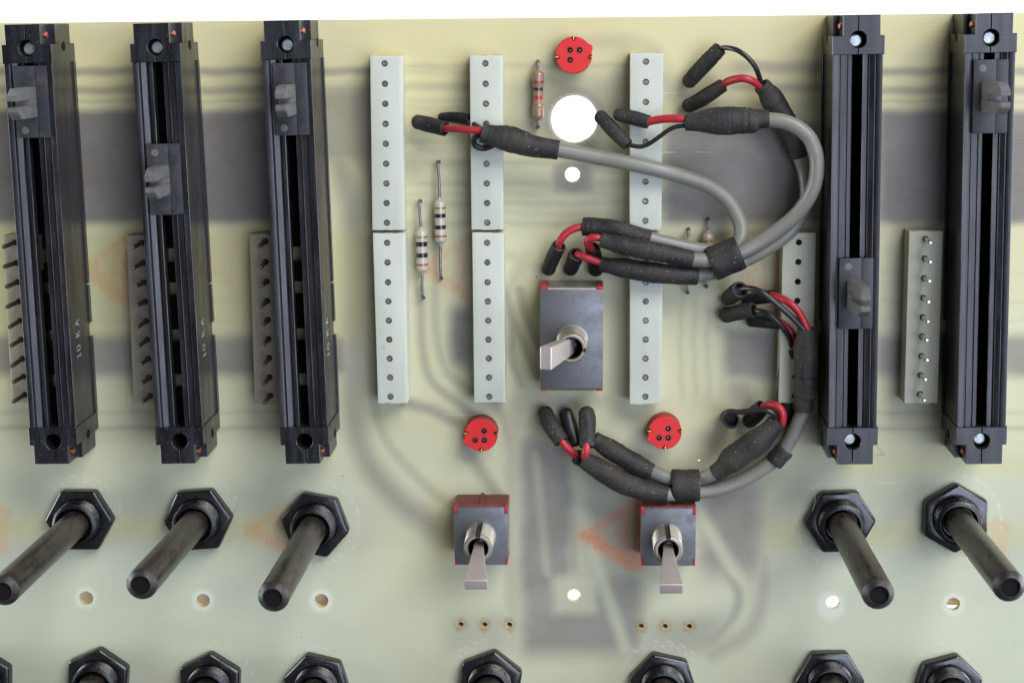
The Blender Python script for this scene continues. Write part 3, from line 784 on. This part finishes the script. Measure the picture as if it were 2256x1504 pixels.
# ------------------------------------------------------------------ red round sockets
def red_socket(label, face_px, rz, h, fr):
    c = W(*face_px, h)
    T_ = thing('round_socket', label, 'socket', (c.x, c.y, 0), rz, 'red round three hole sockets')
    notch_a = (PI / 2 + .02, PI + .10, -.12)      # with the top one's orientation: up, left, right
    b = bmesh.new()
    n = 96
    pts = []
    for i in range(n):
        a = 2 * PI * i / n
        rr = fr
        for na in notch_a:
            dd = abs((a - na + PI) % (2 * PI) - PI)
            if dd < .10: rr = fr - .75
        dt = abs((a - .42 + PI) % (2 * PI) - PI)
        if dt < .20: rr = fr + .48 * math.sqrt(max(0, 1 - (dt / .20) ** 2))
        pts.append((rr * math.cos(a), rr * math.sin(a)))
    prism(b, pts, .1, h, bev=.1)
    part('socket_body', b, 'socket_red', T_, 30)
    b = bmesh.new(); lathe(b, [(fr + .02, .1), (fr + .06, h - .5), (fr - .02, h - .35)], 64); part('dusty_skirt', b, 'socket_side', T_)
    for na in notch_a:
        b = bmesh.new()
        box(b, fr - .62, fr + .12, -.14, .14, .3, h + .1, .05)
        box(b, fr - .30, fr + .22, -.16, .16, h - .1, h + .25, .06)
        o = part('contact', b, 'brass', T_); o.rotation_euler = (0, 0, na)
    for hx, hy in ((-.72, 1.02), (1.15, 1.02), (-.72, -.92)):
        b = bmesh.new(); lathe(b, [(.78, .010), (.6, .014), (.36, -.0)], 18, c=(hx, hy, h)); part('hole_rim', b, 'switch_red', T_)
        b = bmesh.new(); disc(b, (hx, hy, h + .018), .54, 18); o = part('socket_hole_disc', b, 'hole', T_)  # flat black disc gives the darkness inside the hole by colour
        b = bmesh.new(); lathe(b, [(0, .05), (.13, .045), (.15, .0)], 10, c=(hx + .05, hy - .05, h)); part('contact_tip', b, 'brass', o)
red_socket('red round socket near the top edge above the large hole', (1264, 122), 0, 4.3, 3.58)
red_socket('red round socket below the middle white strip', (1059, 958.5), PI, 4.6, 3.42)
red_socket('red round socket inside the curve of the lower cables', (1464.5, 953.5), PI, 4.6, 3.42)

# ------------------------------------------------------------------ toggle switches
def bushing(T_, cx, cy, z0, z1, r, key_a, slot_r=.55):
    b = bmesh.new()
    prof = [(r + .25, z0), (r + .25, z0 + .3), (r - .1, z0 + .35)]
    z = z0 + .5
    while z < z1 - .55:
        prof += [(r - .24, z), (r, z + .24)]; z += .50
    prof += [(r - .16, z1 - .35), (r - .2, z1 - .1), (r - .4, z1), (r - .78, z1), (r - .88, z1 - .15), (r - .88, z0 + 1)]
    hw = slot_r / r
    lathe(b, prof, 60, c=(cx, cy, 0), a0=key_a + hw, a1=key_a + 2 * PI - hw)
    part('bushing', b, 'nickel', T_, 22)
    b = bmesh.new(); lathe(b, [(r - .92, z0), (r - .92, z1 - .6)], 32, c=(cx, cy, 0)); disc(b, (cx, cy, z0 + 2.4), r - .9); part('bushing_bore', b, 'hole', T_)
    b = bmesh.new()
    a = hw * 1.2
    lathe(b, [(r - .62, z0), (r - .62, z1 - .2), (r - .8, z1 - .1)], 6, c=(cx, cy, 0), a0=key_a - a, a1=key_a + a); part('keyway', b, 'pin_dull', T_)

def bat(T_, base, tip, w0, w1, th0, th1, wide):
    """flat metal lever from base to tip, wide in the given direction"""
    base, tip, wide = Vector(base), Vector(tip), Vector(wide)
    ax = (tip - base).normalized(); wd = (wide - ax * wide.dot(ax)).normalized(); tn = ax.cross(wd)
    b = bmesh.new(); rows = []
    for u, w_, th in ((0, w0 * .8, th0), (.3, w0, th0), (.42, w0 + (w1 - w0) * .18, th0), (1, w1, th1)):
        c = base.lerp(tip, u)
        rows.append([b.verts.new(c + wd * (sx_ * w_ / 2) + tn * (sy_ * th / 2)) for sx_, sy_ in ((-1, -1), (1, -1), (1, 1), (-1, 1))])
    for A, B in zip(rows, rows[1:]):
        for i in range(4): b.faces.new((A[i], A[(i + 1) % 4], B[(i + 1) % 4], B[i]))
    b.faces.new(rows[0][::-1]); b.faces.new(rows[-1])
    bmesh.ops.recalc_face_normals(b, faces=b.faces)
    # the long side edges are rounded a little less than the end
    bmesh.ops.bevel(b, geom=list(b.edges), offset=.24, segments=3, affect='EDGES', profile=.6)
    part('lever', b, 'lever_metal', T_, 40)

def small_toggle(label, tl, br, ring_px, tip_px):
    h = 9.0
    a, b_ = W(*tl, h), W(*br, h)
    cx, cy = (a.x + b_.x) / 2, (a.y + b_.y) / 2; hx, hy = (b_.x - a.x) / 2, (a.y - b_.y) / 2
    T_ = thing('toggle_switch', label, 'toggle switch', (cx, cy, 0), 0, 'small toggle switches')
    bm = bmesh.new(); box(bm, -hx + .05, hx - .05, -hy + .1, hy + .25, .1, h - .22, .25, 2)
    box(bm, -.3, .3, hy + .2, hy + .65, .3, 7.6, .1, 1)
    part('switch_body', bm, 'switch_red_side', T_)
    bm = bmesh.new()
    nx, ny, k = .62, 1.45, hx
    outl = [(-k + nx, hy - .1), (k - nx, hy - .1), (k - nx, hy - ny), (k, hy - ny), (k, -hy + ny), (k - nx + .1, -hy + ny), (k - nx + .1, -hy), (-k + nx - .1, -hy), (-k + nx - .1, -hy + ny), (-k, -hy + ny), (-k, hy - ny), (-k + nx, hy - ny)]
    prism(bm, outl, h - .3, h, bev=.1, seg=2); part('cover_plate', bm, 'steel', T_, 30)
    for s_ in (-1, 1):
        bm = bmesh.new(); box(bm, *(sorted((s_ * (k - .28), s_ * (k + .02)))), -hy + ny, hy - ny, 1.0, h - .06, .1, 2); part('side_flange', bm, 'steel_side', T_)
    for s_ in (-1, 1):
        bm = bmesh.new(); box(bm, *sorted((s_ * (k - nx + .04), s_ * (k + .06))), hy - ny + .06, hy + .2, .4, h + .03, .12, 2); part('corner_post', bm, 'switch_red', T_)
        bm = bmesh.new(); box(bm, *sorted((s_ * (k - nx + .16), s_ * (k - .02))), -hy, -hy + ny - .06, .4, h - .04, .1, 2); part('corner_post', bm, 'switch_red', T_)
    rz_ = 17.6
    rc = W(*ring_px, rz_); tp = W(*tip_px, 28.5)
    bx, by = rc.x - cx, rc.y - cy
    bushing(T_, bx, by, h, rz_, 2.95, PI / 2)
    bat(T_, (bx, by + .1, 13.0), (tp.x - cx, tp.y - cy, 28.5), 2.3, 4.6, 1.9, 2.2, (1, 0, 0))
    bm = bmesh.new(); lathe(bm, [(0, 2.0), (1.1, 1.6), (1.75, .6), (1.9, -1)], 20, c=(bx, by, 13)); part('lever_ball', bm, 'grease', T_)
small_toggle('small square toggle switch standing alone at lower left of centre, lever pointing down', (999.8, 1115.5), (1119, 1244), (1053, 1208), (1048.5, 1288))
small_toggle('small square toggle switch pressed against the lower cable band, lever pointing down', (1413, 1118), (1532, 1246), (1472.5, 1212), (1479, 1297))
# large one
h = 9.0
a, b_ = W(1189.8, 638, h), W(1328.5, 855, h)
cx, cy = (a.x + b_.x) / 2, (a.y + b_.y) / 2; hx, hy = (b_.x - a.x) / 2, (a.y - b_.y) / 2
T_ = thing('toggle_switch', 'large rectangular toggle switch in the middle, lever leaning left', 'toggle switch', (cx, cy, 0), -.005)
bm = bmesh.new(); box(bm, -hx + .3, hx - .3, -hy + .3, hy - .3, .1, h - .5, .2, 2); part('switch_body', bm, 'switch_red', T_)
bm = bmesh.new()
sec = [(-hy - .55, .3)]
for k in range(7):
    a_ = PI - PI / 2 * k / 6; sec.append((-hy + .25 + .8 * math.cos(a_), h - .8 + .8 * math.sin(a_)))
for k in range(7):
    a_ = PI / 2 - PI / 2 * k / 6; sec.append((hy - .25 + .8 * math.cos(a_), h - .8 + .8 * math.sin(a_)))
sec += [(hy + .55, .3), (hy - .1, .3), (hy - .3, h - .8), (-hy + .3, h - .8), (-hy + .1, .3)]
prism(bm, sec, -hx + 1.45, hx - 1.45, 'x'); part('steel_cover', bm, 'steel_side', T_, 40)
bm = bmesh.new(); box(bm, -hx, hx, -hy - .02, hy + .02, h - .35, h + .05, .12, 2); part('cover_plate', bm, 'steel', T_)
for s_ in (-1, 1):
    bm = bmesh.new(); box(bm, *sorted((s_ * (hx - .3), s_ * (hx + .05))), -hy + .2, hy - .2, .6, h - .1, .12, 2); part('side_flange', bm, 'steel_side', T_)
    for e in (-1, 1):
        bm = bmesh.new(); box(bm, *sorted((s_ * (hx - 1.4), s_ * (hx + .02))), *sorted((e * (hy - .2), e * (hy + .62))), .3, h - .35, .3, 3); part('corner_post', bm, 'switch_red', T_)
rc = W(1258.7, 767.6, 18.0); tp = W(1202, 789.5, 29.0)
bx, by = rc.x - cx, rc.y - cy
bushing(T_, bx, by, h + .05, 18.0, 3.05, -.12, .45)
bat(T_, (bx, by, 13.2), (tp.x - cx, tp.y - cy, 29.0), 3.6, 4.5, 2.1, 2.3, (0, 1, 0))
bm = bmesh.new(); lathe(bm, [(0, 2.0), (1.1, 1.6), (1.75, .6), (1.9, -1)], 20, c=(bx, by, 13)); part('lever_ball', bm, 'grease', T_)

# ------------------------------------------------------------------ rotary potentiometers
bm = bmesh.new()
R6 = 7.45
b = bmesh.new()
o_ = [b.verts.new((R6 * math.cos(i * PI / 3), R6 * math.sin(i * PI / 3), z)) for z in (.1, 2.5) for i in range(6)]
i_ = [b.verts.new((4.9 * math.cos(i * PI / 24), 4.9 * math.sin(i * PI / 24), z)) for z in (.1, 2.5) for i in range(48)]
for i in range(6):
    j = (i + 1) % 6; b.faces.new((o_[i], o_[j], o_[6 + j], o_[6 + i]))
for z_ in (0, 1):
    for i in range(6):
        j = (i + 1) % 6
        inner = [i_[z_ * 48 + (i * 8 + k) % 48] for k in range(9)]
        f = [o_[z_ * 6 + i], o_[z_ * 6 + j]] + inner[::-1]
        b.faces.new(f)
for i in range(48): b.faces.new((i_[i], i_[48 + i], i_[48 + (i + 1) % 48], i_[(i + 1) % 48]))
bmesh.ops.recalc_face_normals(b, faces=b.faces)
b.edges.ensure_lookup_table()
sel = [e for e in b.edges if all(v.co.z > 2.4 and v.co.xy.length > 6 for v in e.verts)] + [e for e in b.edges if all(v.co.xy.length > 6 for v in e.verts) and abs(e.verts[0].co.z - e.verts[1].co.z) > 1]
bmesh.ops.bevel(b, geom=sel, offset=.62, segments=4, affect='EDGES', profile=.5)
NUT = finish(b, 'hex_nut', 30)
bm = bmesh.new()
prof = [(4.95, 1.0), (4.95, 1.7)]
z = 1.8
while z < 5.6: prof += [(4.45, z), (4.68, z + .2)]; z += .42
prof += [(4.4, 5.9), (4.1, 6.1), (3.75, 6.1), (3.6, 5.6), (3.35, 5.4), (3.3, 4.2), (3.05, 4.2), (3.0, 3.5)]
lathe(bm, prof, 48); BUSH = finish(bm, 'threaded_collar', 50)
def pot(label, nut_px, tip_px, rot, group='rotary potentiometers', wafer=True):
    c = W(*nut_px, 2.4)
    T_ = thing('rotary_potentiometer', label, 'rotary potentiometer', (c.x, c.y, 0), 0, group)
    o = link_obj('hex_nut', NUT, 'nut', T_); o.rotation_euler = (0, 0, math.radians(rot))
    link_obj('threaded_collar', BUSH, 'grease', T_)
    tip = W(*tip_px, 49.5) if tip_px else c + Vector((random.uniform(-.6, .6), random.uniform(-.8, .2), 0))
    e = Vector((tip.x - c.x, tip.y - c.y, 49.5)); s0 = Vector((0, 0, 2.4))
    ax = (e - s0).normalized()
    rot_m = Vector((0, 0, 1)).rotation_difference(ax).to_matrix()
    L = (e - s0).length
    bm = bmesh.new(); lathe(bm, [(2.9, 0), (2.93, L * .5), (2.95, L - 1.2), (2.93, L - 1.0)], 40)
    for v in bm.verts: v.co = rot_m @ v.co + s0
    sh = part('shaft', bm, 'shaft', T_, 60)
    bm = bmesh.new(); lathe(bm, [(2.93, L - 1.0), (2.75, L - .75), (2.05, L - .12), (1.9, L), (1.78, L), (1.72, L - .15)], 40)
    for v in bm.verts: v.co = rot_m @ v.co + s0
    part('shaft_rim', bm, 'shaft_tip', sh, 40)
    bm = bmesh.new(); lathe(bm, [(1.75, L - .1), (1.7, L - .55), (0, L - .6)], 32)
    for v in bm.verts: v.co = rot_m @ v.co + s0
    part('shaft_end', bm, 'hole', sh, 40)
    bm = bmesh.new(); lathe(bm, [(0, -9), (11.5, -9), (12, -8.5), (12, -3.2), (11.5, -2.6), (4.6, -2.5), (4.6, .1)], 48)
    part('metal_can', bm, 'steel_side', T_)
    if wafer:
        bm = bmesh.new(); box(bm, -9, 9, -20.5, -8, -4.6, -3.2, .2); part('terminal_wafer', bm, 'wafer', T_)
    return T_
pot('black shafted potentiometer at the far left whose shaft runs out of frame', (173.5, 1147), (4.6, 1303), 0)
pot('black shafted potentiometer second from the left, above its small drilled hole', (435, 1146.5), (309.5, 1289), 4.5)
pot('black shafted potentiometer third from the left, covering an orange marker triangle', (692.7, 1157.5), (600.5, 1317), -11)
pot('black shafted potentiometer below the fourth slide potentiometer, by the pale ring scratches', (1851.5, 1150.5), (1936.6, 1311), 2, wafer=False)
pot('black shafted potentiometer at the far right beside an orange smear', (2107, 1143), (2226, 1293.6), 30)
BG = 'hex nuts of the bottom row of potentiometers'
for lab, p_, r_ in (('black hex nut cut by the left edge in the bottom row', (-45, 1503), 27), ('black hex nut at the bottom below the leftmost small drilled hole', (213.5, 1501), 24),
                    ('black hex nut at the bottom, second whole one from the left', (461, 1511), 27), ('black hex nut at the bottom below the third shaft from the left', (697.4, 1512), -14),
                    ('black hex nut at the bottom under the left row of three solder holes', (1079, 1507), 21), ('black hex nut at the bottom under the right row of three solder holes', (1460.7, 1511), -13),
                    ('flat topped black hex nut at the bottom under the fourth slide potentiometer', (1828, 1503), 1), ('black hex nut at the bottom right corner', (2090, 1515), 16)):
    pot(lab, p_, None, r_, BG)

# ------------------------------------------------------------------ cables
class Cable:
    def __init__(self, label, origin):
        self.o = W(*origin, 0); self.o.z = 0
        self.T = thing('shielded_cable', label, 'cable', self.o, 0, 'grey shielded cables with black sleeves')
    def path(self, rows, step=.5):
        P = []
        for px, py, z, r in rows:
            p = W(px, py, z) - self.o; P.append((p.x, p.y, z, r))
        return spline(P, step)
    def add(self, name, rows, mat, ends=('flat', 'flat'), seg=18, wob=0.0, wall=.5, label=None):
        bm = bmesh.new(); tube(bm, self.path(rows, .3 if wob else .5), seg, ends, wall, wob)
        o = part(name, bm, mat, self.T, 50)
        if label: o['label'] = label
        return o
    def jacket(self, rows): return self.add('cable_jacket', rows, 'jacket', seg=24, wob=.008)
    def sleeve(self, rows, mat='rubber'): return self.add('heat_shrink_sleeve', rows, mat, ('open', 'open'), 26, .035, .42)
    def cap(self, rows, mat='rubber'): return self.add('end_cap', rows, mat, ('round', 'open'), 22, .03, .42)
    def red(self, rows): return self.add('red_wire', rows, 'wire_red', seg=14)
    def black(self, rows): return self.add('black_wire', rows, 'wire_black', seg=14)

A = Cable('upper cable ending on the left across the middle white strip', (1350, 400))
A.jacket([(1215, 328, 8.6, 1.5), (1234, 331, 8.5, 1.5), (1319.6, 347, 8.2, 1.5), (1386, 360, 8.4, 1.5), (1452.5, 374.6, 8.0, 1.5), (1506, 389.5, 6.5, 1.5), (1559, 409, 5.2, 1.5), (1603, 441, 4.6, 1.5),
          (1629, 488, 5.0, 1.5), (1632, 520, 5.8, 1.5), (1618, 548, 6.6, 1.5), (1595, 560, 6.9, 1.45), (1560, 553, 6.6, 1.4), (1500, 541, 7.0, 1.3), (1425, 523, 7.4, 1.3)])
A.sleeve([(1061, 292, 8.6, 1.95), (1080, 297, 8.6, 2.0), (1115, 305, 8.7, 2.5), (1150, 315, 8.6, 2.5), (1175, 322, 8.5, 2.15), (1231, 331, 8.5, 1.95)])
A.red([(978, 283, 6.2, .7), (1000, 284, 7.6, .72), (1030, 286, 8.6, .72), (1066, 288.5, 8.9, .72)])
A.cap([(921, 269, 3.0, 1.5), (945, 275, 3.6, 1.55), (981, 284, 6.0, 1.5)])
A.cap([(974, 259, 2.0, 1.0), (1000, 259, 2.6, 1.15), (1034, 264, 3.4, 1.15)], 'rubber_clean')
A.black([(1028, 265, 3.6, .5), (1042, 272, 5.2, .5), (1060, 284, 7.8, .5)])
A.black([(1068, 297, 8.0, .55), (1052, 299, 8.0, .55), (1043, 310, 7.3, .58), (1050, 323, 6.8, .58), (1068, 327.5, 6.6, .55), (1092, 318, 7.0, .55)])
A.sleeve([(1284, 499.5, 6.0, 1.85), (1325, 501, 6.6, 1.9), (1359, 505, 7.6, 1.75), (1432, 525, 7.4, 1.55)])
A.red([(1288, 499.5, 6.6, .75), (1270, 502, 6.8, .78), (1248, 513, 6.9, .78), (1234, 531, 6.8, .78), (1229, 548, 5.6, .75)])
A.cap([(1208, 592, 1.9, 1.5), (1218, 568, 3.6, 1.5), (1232, 541, 6.0, 1.45)], 'rubber_clean')

B = Cable('upper cable sweeping in a high loop by the fourth slide potentiometer', (1700, 400))
B.jacket([(1680, 264, 12.0, 1.45), (1693, 264, 12.0, 1.45), (1726, 268, 12.2, 1.45), (1757, 280.5, 12.4, 1.45), (1783, 304, 12.5, 1.45), (1797, 337, 12.5, 1.45), (1800, 367, 12.3, 1.45), (1797, 397, 12.0, 1.45),
          (1788, 424, 11.6, 1.45), (1772, 451, 11.0, 1.45), (1748, 479, 10.2, 1.45), (1712, 508, 9.4, 1.45), (1672, 535, 9.0, 1.45), (1640, 552, 9.2, 1.45), (1605, 567, 9.4, 1.42), (1570, 573, 9.2, 1.4), (1520, 571.5, 9.2, 1.4)])
B.sleeve([(1509, 270, 11.0, 1.6), (1540, 269, 11.2, 1.9), (1572, 266.5, 11.6, 2.65), (1620, 266, 11.8, 2.65), (1655, 266, 11.9, 2.5), (1672, 263, 12, 1.9), (1694, 262, 12, 1.78)])
B.red([(1425, 270, 8.6, .75), (1444, 265, 9.4, .8), (1466, 262, 10.4, .8), (1490, 261.5, 11.0, .8), (1514, 263.5, 11.2, .75)])
B.cap([(1364, 253, 6.9, 1.3), (1392, 259, 7.4, 1.45), (1430, 270, 8.2, 1.35)])
B.black([(1512, 277, 11.0, .45), (1492, 279, 10.8, .45), (1474, 286, 10.2, .45), (1449, 304, 9.4, .45), (1428, 318, 8.8, .45), (1409, 323.5, 8.4, .45), (1385, 319, 8.0, .45)])
B.cap([(1324, 258, 5.2, 1.38), (1350, 286, 6.8, 1.45), (1383, 320, 8.0, 1.3)])
B.sleeve([(1322.7, 528, 9.6, 1.55), (1345, 534, 9.8, 1.6), (1374, 541, 10.2, 1.85), (1435, 553, 10.2, 1.88), (1480, 562, 9.8, 1.8), (1525, 571.5, 9.2, 1.75)])
B.red([(1330, 526, 9.6, .75), (1312, 523.5, 9.8, .78), (1298, 526, 9.6, .78), (1294, 536, 8.6, .78), (1301, 545, 7.0, .75), (1306, 551, 5.8, .7)])
B.cap([(1313, 594, 1.9, 1.55), (1311, 572, 3.2, 1.55), (1305, 545, 5.8, 1.45)], 'rubber_clean')

C_ = Cable('upper cable passing under the high loop, its two capped wires at the top', (1700, 420))
C_.jacket([(1752, 325, 4.6, 1.3), (1762, 350, 4.4, 1.3), (1771, 376, 4.2, 1.3), (1776, 410, 4.4, 1.3), (1775, 445, 4.8, 1.3), (1764, 480, 5.4, 1.35), (1740, 510, 6.0, 1.4), (1706, 537, 6.4, 1.4), (1668, 560, 6.6, 1.4),
           (1640, 574, 6.6, 1.4), (1605, 589, 7.2, 1.3), (1570, 602, 7.3, 1.35), (1530, 608.5, 7.2, 1.4)])
C_.sleeve([(1677, 187, 6.0, 1.7), (1688, 200, 5.6, 1.85), (1700, 218, 4.9, 2.3), (1724, 258, 4.4, 2.35), (1748, 305, 4.5, 2.1), (1761, 347, 4.4, 1.6)])
C_.black([(1583, 108, 4.8, .5), (1600, 105.5, 6.6, .52), (1624, 111, 8.2, .52), (1648, 128, 8.8, .52), (1665, 150, 8.4, .52), (1679, 189, 6.4, .5)])
C_.cap([(1519, 179, 2.0, 1.45), (1545, 150, 3.2, 1.6), (1587, 106.5, 4.8, 1.5)])
C_.red([(1592, 188, 4.2, .75), (1606, 179, 6.0, .8), (1634, 173, 7.8, .8), (1656, 178, 7.6, .8), (1677, 193, 6.2, .75)])
C_.cap([(1517, 233, 2.0, 1.4), (1548, 217, 3.0, 1.55), (1594, 187.5, 4.2, 1.4)])
C_.sleeve([(1325, 581.5, 7.0, 1.5), (1348, 586, 7.6, 1.65), (1374, 591, 8.0, 1.95), (1420, 598, 8.2, 2.05), (1481, 604.5, 8.0, 2.0), (1537, 608.5, 7.4, 1.8)])
C_.red([(1330, 581, 7.2, .72), (1308, 573, 7.6, .76), (1290, 567, 7.6, .76), (1276, 561, 7.0, .76), (1269, 562, 5.6, .7)])
C_.cap([(1257, 592, 1.9, 1.55), (1264, 575, 4.0, 1.6), (1270, 560, 6.2, 1.55)], 'rubber_clean')

D = Cable('lower cable running from the tall sleeve at the right round to the left', (1600, 1000))
D.jacket([(1773, 885, 7.6, 1.45), (1767, 910, 7.4, 1.45), (1757, 934, 7.2, 1.45), (1743, 965, 7.0, 1.45), (1718, 1003, 6.6, 1.45), (1672, 1038, 6.4, 1.45), (1625, 1063, 6.4, 1.45), (1579, 1078, 6.6, 1.45), (1541, 1084, 6.8, 1.45),
          (1505, 1087, 7.2, 1.45), (1473, 1088, 8.2, 1.45), (1450, 1086, 8.4, 1.4)])
D.sleeve([(1776.5, 723, 9.2, 1.75), (1776.5, 740, 9.0, 1.9), (1776, 760, 8.8, 2.45), (1776, 810, 8.4, 2.5), (1774.5, 860, 8.0, 2.4), (1771, 878, 7.8, 2.1), (1769, 903, 7.6, 2.05)])
D.black([(1633, 637, 7.4, .6), (1646, 635, 8.4, .62), (1664, 638, 9.6, .62), (1684, 648, 10.4, .62), (1709.5, 668, 10.6, .62), (1742, 696, 10.4, .62), (1772, 727, 9.8, .6)])
D.cap([(1606, 656, 2.2, 1.65), (1617, 647, 4.5, 1.75), (1631, 638, 7.6, 1.75)], 'rubber')
D.red([(1700, 650, 5.6, .78), (1718, 656, 7.6, .8), (1738, 667, 9.2, .8), (1760, 688, 9.8, .8), (1780, 727, 9.6, .78)])
D.cap([(1645, 661, 2.2, 1.25), (1675, 655, 3.4, 1.4), (1706, 652, 5.2, 1.3)], 'rubber_clean')
D.sleeve([(1286, 1012, 7.6, 1.75), (1306, 1025, 8.0, 1.95), (1334, 1041, 8.4, 2.3), (1377, 1065, 8.6, 2.25), (1424, 1081, 8.6, 2.1), (1470, 1087.5, 8.4, 1.8)])
D.red([(1291, 1018, 7.8, .76), (1289, 1003, 8.4, .8), (1291, 990, 8.6, .8), (1293.5, 972, 7.6, .78)])
D.cap([(1292, 910, 4.4, 1.65), (1294, 930, 5.2, 1.78), (1293.5, 985, 7.4, 1.6)])

E_ = Cable('short lower cable inside the curve with fat sleeves at both ends', (1500, 1030))
E_.jacket([(1590, 1032, 8.4, 1.45), (1565, 1045, 8.0, 1.45), (1541, 1054, 7.0, 1.4), (1508, 1057, 6.8, 1.35), (1476, 1054, 6.5, 1.4), (1450, 1044, 6.0, 1.45), (1425, 1033, 5.2, 1.4)])
E_.sleeve([(1574, 1043, 8.2, 1.75), (1592, 1030, 8.4, 2.0), (1612, 1013, 8.6, 2.6), (1656, 981, 9.0, 2.75), (1680, 962, 9.0, 2.5), (1700, 943, 8.8, 1.95), (1713, 928, 8.6, 1.85)])
E_.red([(1721, 936, 8.4, .82), (1724.5, 922, 8.8, .84), (1722, 905, 8.8, .84), (1710, 893.5, 8.4, .84), (1694, 891, 7.0, .82), (1682, 895, 5.2, .8)])
E_.black([(1708, 930, 9.2, .55), (1706, 913, 10.2, .56), (1692, 904.5, 10.4, .56), (1668, 903.5, 10.0, .56), (1630, 907, 9.2, .56), (1608, 906, 8.8, .56), (1600, 912, 8.6, .56), (1605, 922, 8.0, .56), (1612, 929, 6.4, .5)])
E_.cap([(1605, 918, 1.6, 1.65), (1608, 921, 4.4, 1.75), (1612, 926, 7.8, 1.75)], 'rubber')
E_.cap([(1652, 926, 2.0, 1.65), (1664, 912, 3.2, 1.85), (1681, 895, 4.6, 1.55)], 'rubber_clean')
E_.sleeve([(1437, 1040, 5.4, 1.75), (1408, 1026, 5.2, 2.1), (1377, 1009, 5.0, 2.15), (1346, 990, 4.8, 2.1), (1318, 972, 4.6, 1.75), (1308, 966, 4.6, 1.7)])
E_.cap([(1248, 911, 2.0, 1.45), (1256, 940, 3.0, 1.6), (1270, 980, 4.8, 1.2)], 'rubber_clean')

F_ = Cable('lower cable mostly hidden behind the other two, with a dark lower left sleeve end', (1600, 1000))
F_.jacket([(1733, 880, 2.8, 1.25), (1728, 930, 2.6, 1.3), (1712, 975, 2.6, 1.3), (1680, 1012, 3.0, 1.35), (1620, 1050, 3.4, 1.35), (1560, 1070, 5.0, 1.2), (1505, 1071, 5.3, 1.0), (1450, 1066, 4.6, 1.2), (1380, 1048, 3.4, 1.35), (1340, 1036, 3.2, 1.3)])
F_.sleeve([(1743, 766, 4.4, 1.3), (1742, 790, 4.0, 1.5), (1738, 812, 3.4, 2.1), (1735, 860, 3.0, 2.2), (1733, 890, 2.8, 2.0), (1730, 930, 2.8, 1.8)])
F_.black([(1660, 684, 5.6, .56), (1676, 686, 7.0, .58), (1695, 694, 7.8, .58), (1715, 710, 7.8, .58), (1732, 731, 7.0, .58), (1742, 752, 5.8, .56), (1743, 774, 4.4, .5)])
F_.red([(1712, 706, 4.8, .7), (1726, 714, 5.8, .72), (1742, 730, 6.2, .72), (1751, 750, 5.6, .72), (1747, 776, 4.4, .7)])
F_.cap([(1600, 694, 2.2, 1.6), (1630, 687, 3.8, 1.65), (1661, 683, 5.6, 1.55)])
F_.cap([(1655, 707, 2.0, 1.2), (1685, 709, 3.0, 1.3), (1718, 713, 4.6, 1.15)], 'rubber_clean')
F_.sleeve([(1268, 1004, 4.2, 1.6), (1290, 1014, 3.8, 1.7), (1320, 1028, 3.2, 1.8), (1355, 1042, 3.2, 1.6)])
F_.red([(1272, 1006, 4.6, .76), (1261, 996, 5.6, .8), (1247, 983, 6.2, .8), (1236, 970, 6.0, .78)])
F_.cap([(1202, 909, 2.2, 1.55), (1215, 938, 4.2, 1.75), (1238, 973, 5.8, 1.6)])

def band(label, p0, p1, z, ry, flat):
    a, b_ = W(*p0, z), W(*p1, z); c = (a + b_) / 2; c.z = 0
    rows = []
    for k in range(7):
        q_ = a.lerp(b_, k / 6) - c; rows.append((q_.x, q_.y, z, ry * (1 + .02 * math.sin(k * 1.7))))
    bm = bmesh.new(); tube(bm, rows, 36, ('open', 'open'), .45, .012, flat)
    o = part('cable_band', bm, 'rubber', None, 50); o.location = c * S
    o['label'] = label; o['category'] = 'cable band'; o['group'] = 'black bands binding the cables'
band('slanted black band binding the three upper cables', (1566, 583), (1631, 556), 8.0, 3.42, 1.0)
band('wide black band binding the lower cables above the right small toggle switch', (1480, 1069.5), (1541, 1068.5), 6.5, 3.36, 1.0)
band('narrow black band half hidden under the fat lower sleeve', (1731, 989), (1703, 1019), 6.5, 1.95, 1.0)

# ------------------------------------------------------------------ lint and dust
bm = bmesh.new()
for _ in range(260):
    px, py = random.uniform(0, 2256), random.uniform(60, 1500)
    p = W(px, py, .02); r = random.choice((.05, .06, .08, .12))
    vs_ = [bm.verts.new((p.x + random.uniform(-r, r) * random.choice((1, 1, 2.5)), p.y + random.uniform(-r, r), random.uniform(.01, .12))) for _ in range(4)]
    for f in ((0, 1, 2), (0, 1, 3), (1, 2, 3), (0, 2, 3)): bm.faces.new([vs_[i] for i in f])
ds = part('dust_specks', bm, 'speck', None, 0); ds['kind'] = 'stuff'; ds['label'] = 'pale dust specks scattered over the board'; ds['category'] = 'dust'
def lint(rows, label, r=.035, mat='speck'):
    o0 = W(rows[0][0], rows[0][1], 0); P = []
    for px, py, z in rows:
        p = W(px, py, z) - o0; P.append((p.x, p.y, z, r))
    bm = bmesh.new(); tube(bm, spline(P, .3), 6)
    o = part('lint_fibre', bm, mat, None, 60); o.location = o0 * S; o['label'] = label; o['category'] = 'lint'
M['lint'] = dusty('grey_lint', srgb(120, 122, 98), srgb(100, 98, 80), .3, 0, .8, .2, bump=0)
lint([(1921, 1001, .3), (1930, 1004, .6), (1941, 1000, .4), (1949, 1002, .3), (1940, 990, .5), (1931, 985, .3)], 'wispy grey lint beside the lower end of the fourth slide potentiometer', .03, 'lint')
lint([(522, 1108, .2), (524, 1120, 1.2), (519, 1134, 2.2), (515, 1146, 2.6)], 'thin pale fibre on the right of the second nut', .05)
lint([(1793, 1080, .3), (1796, 1100, 2.7), (1790, 1125, 2.8)], 'thin pale fibre across the nut below the fourth slide potentiometer', .04)
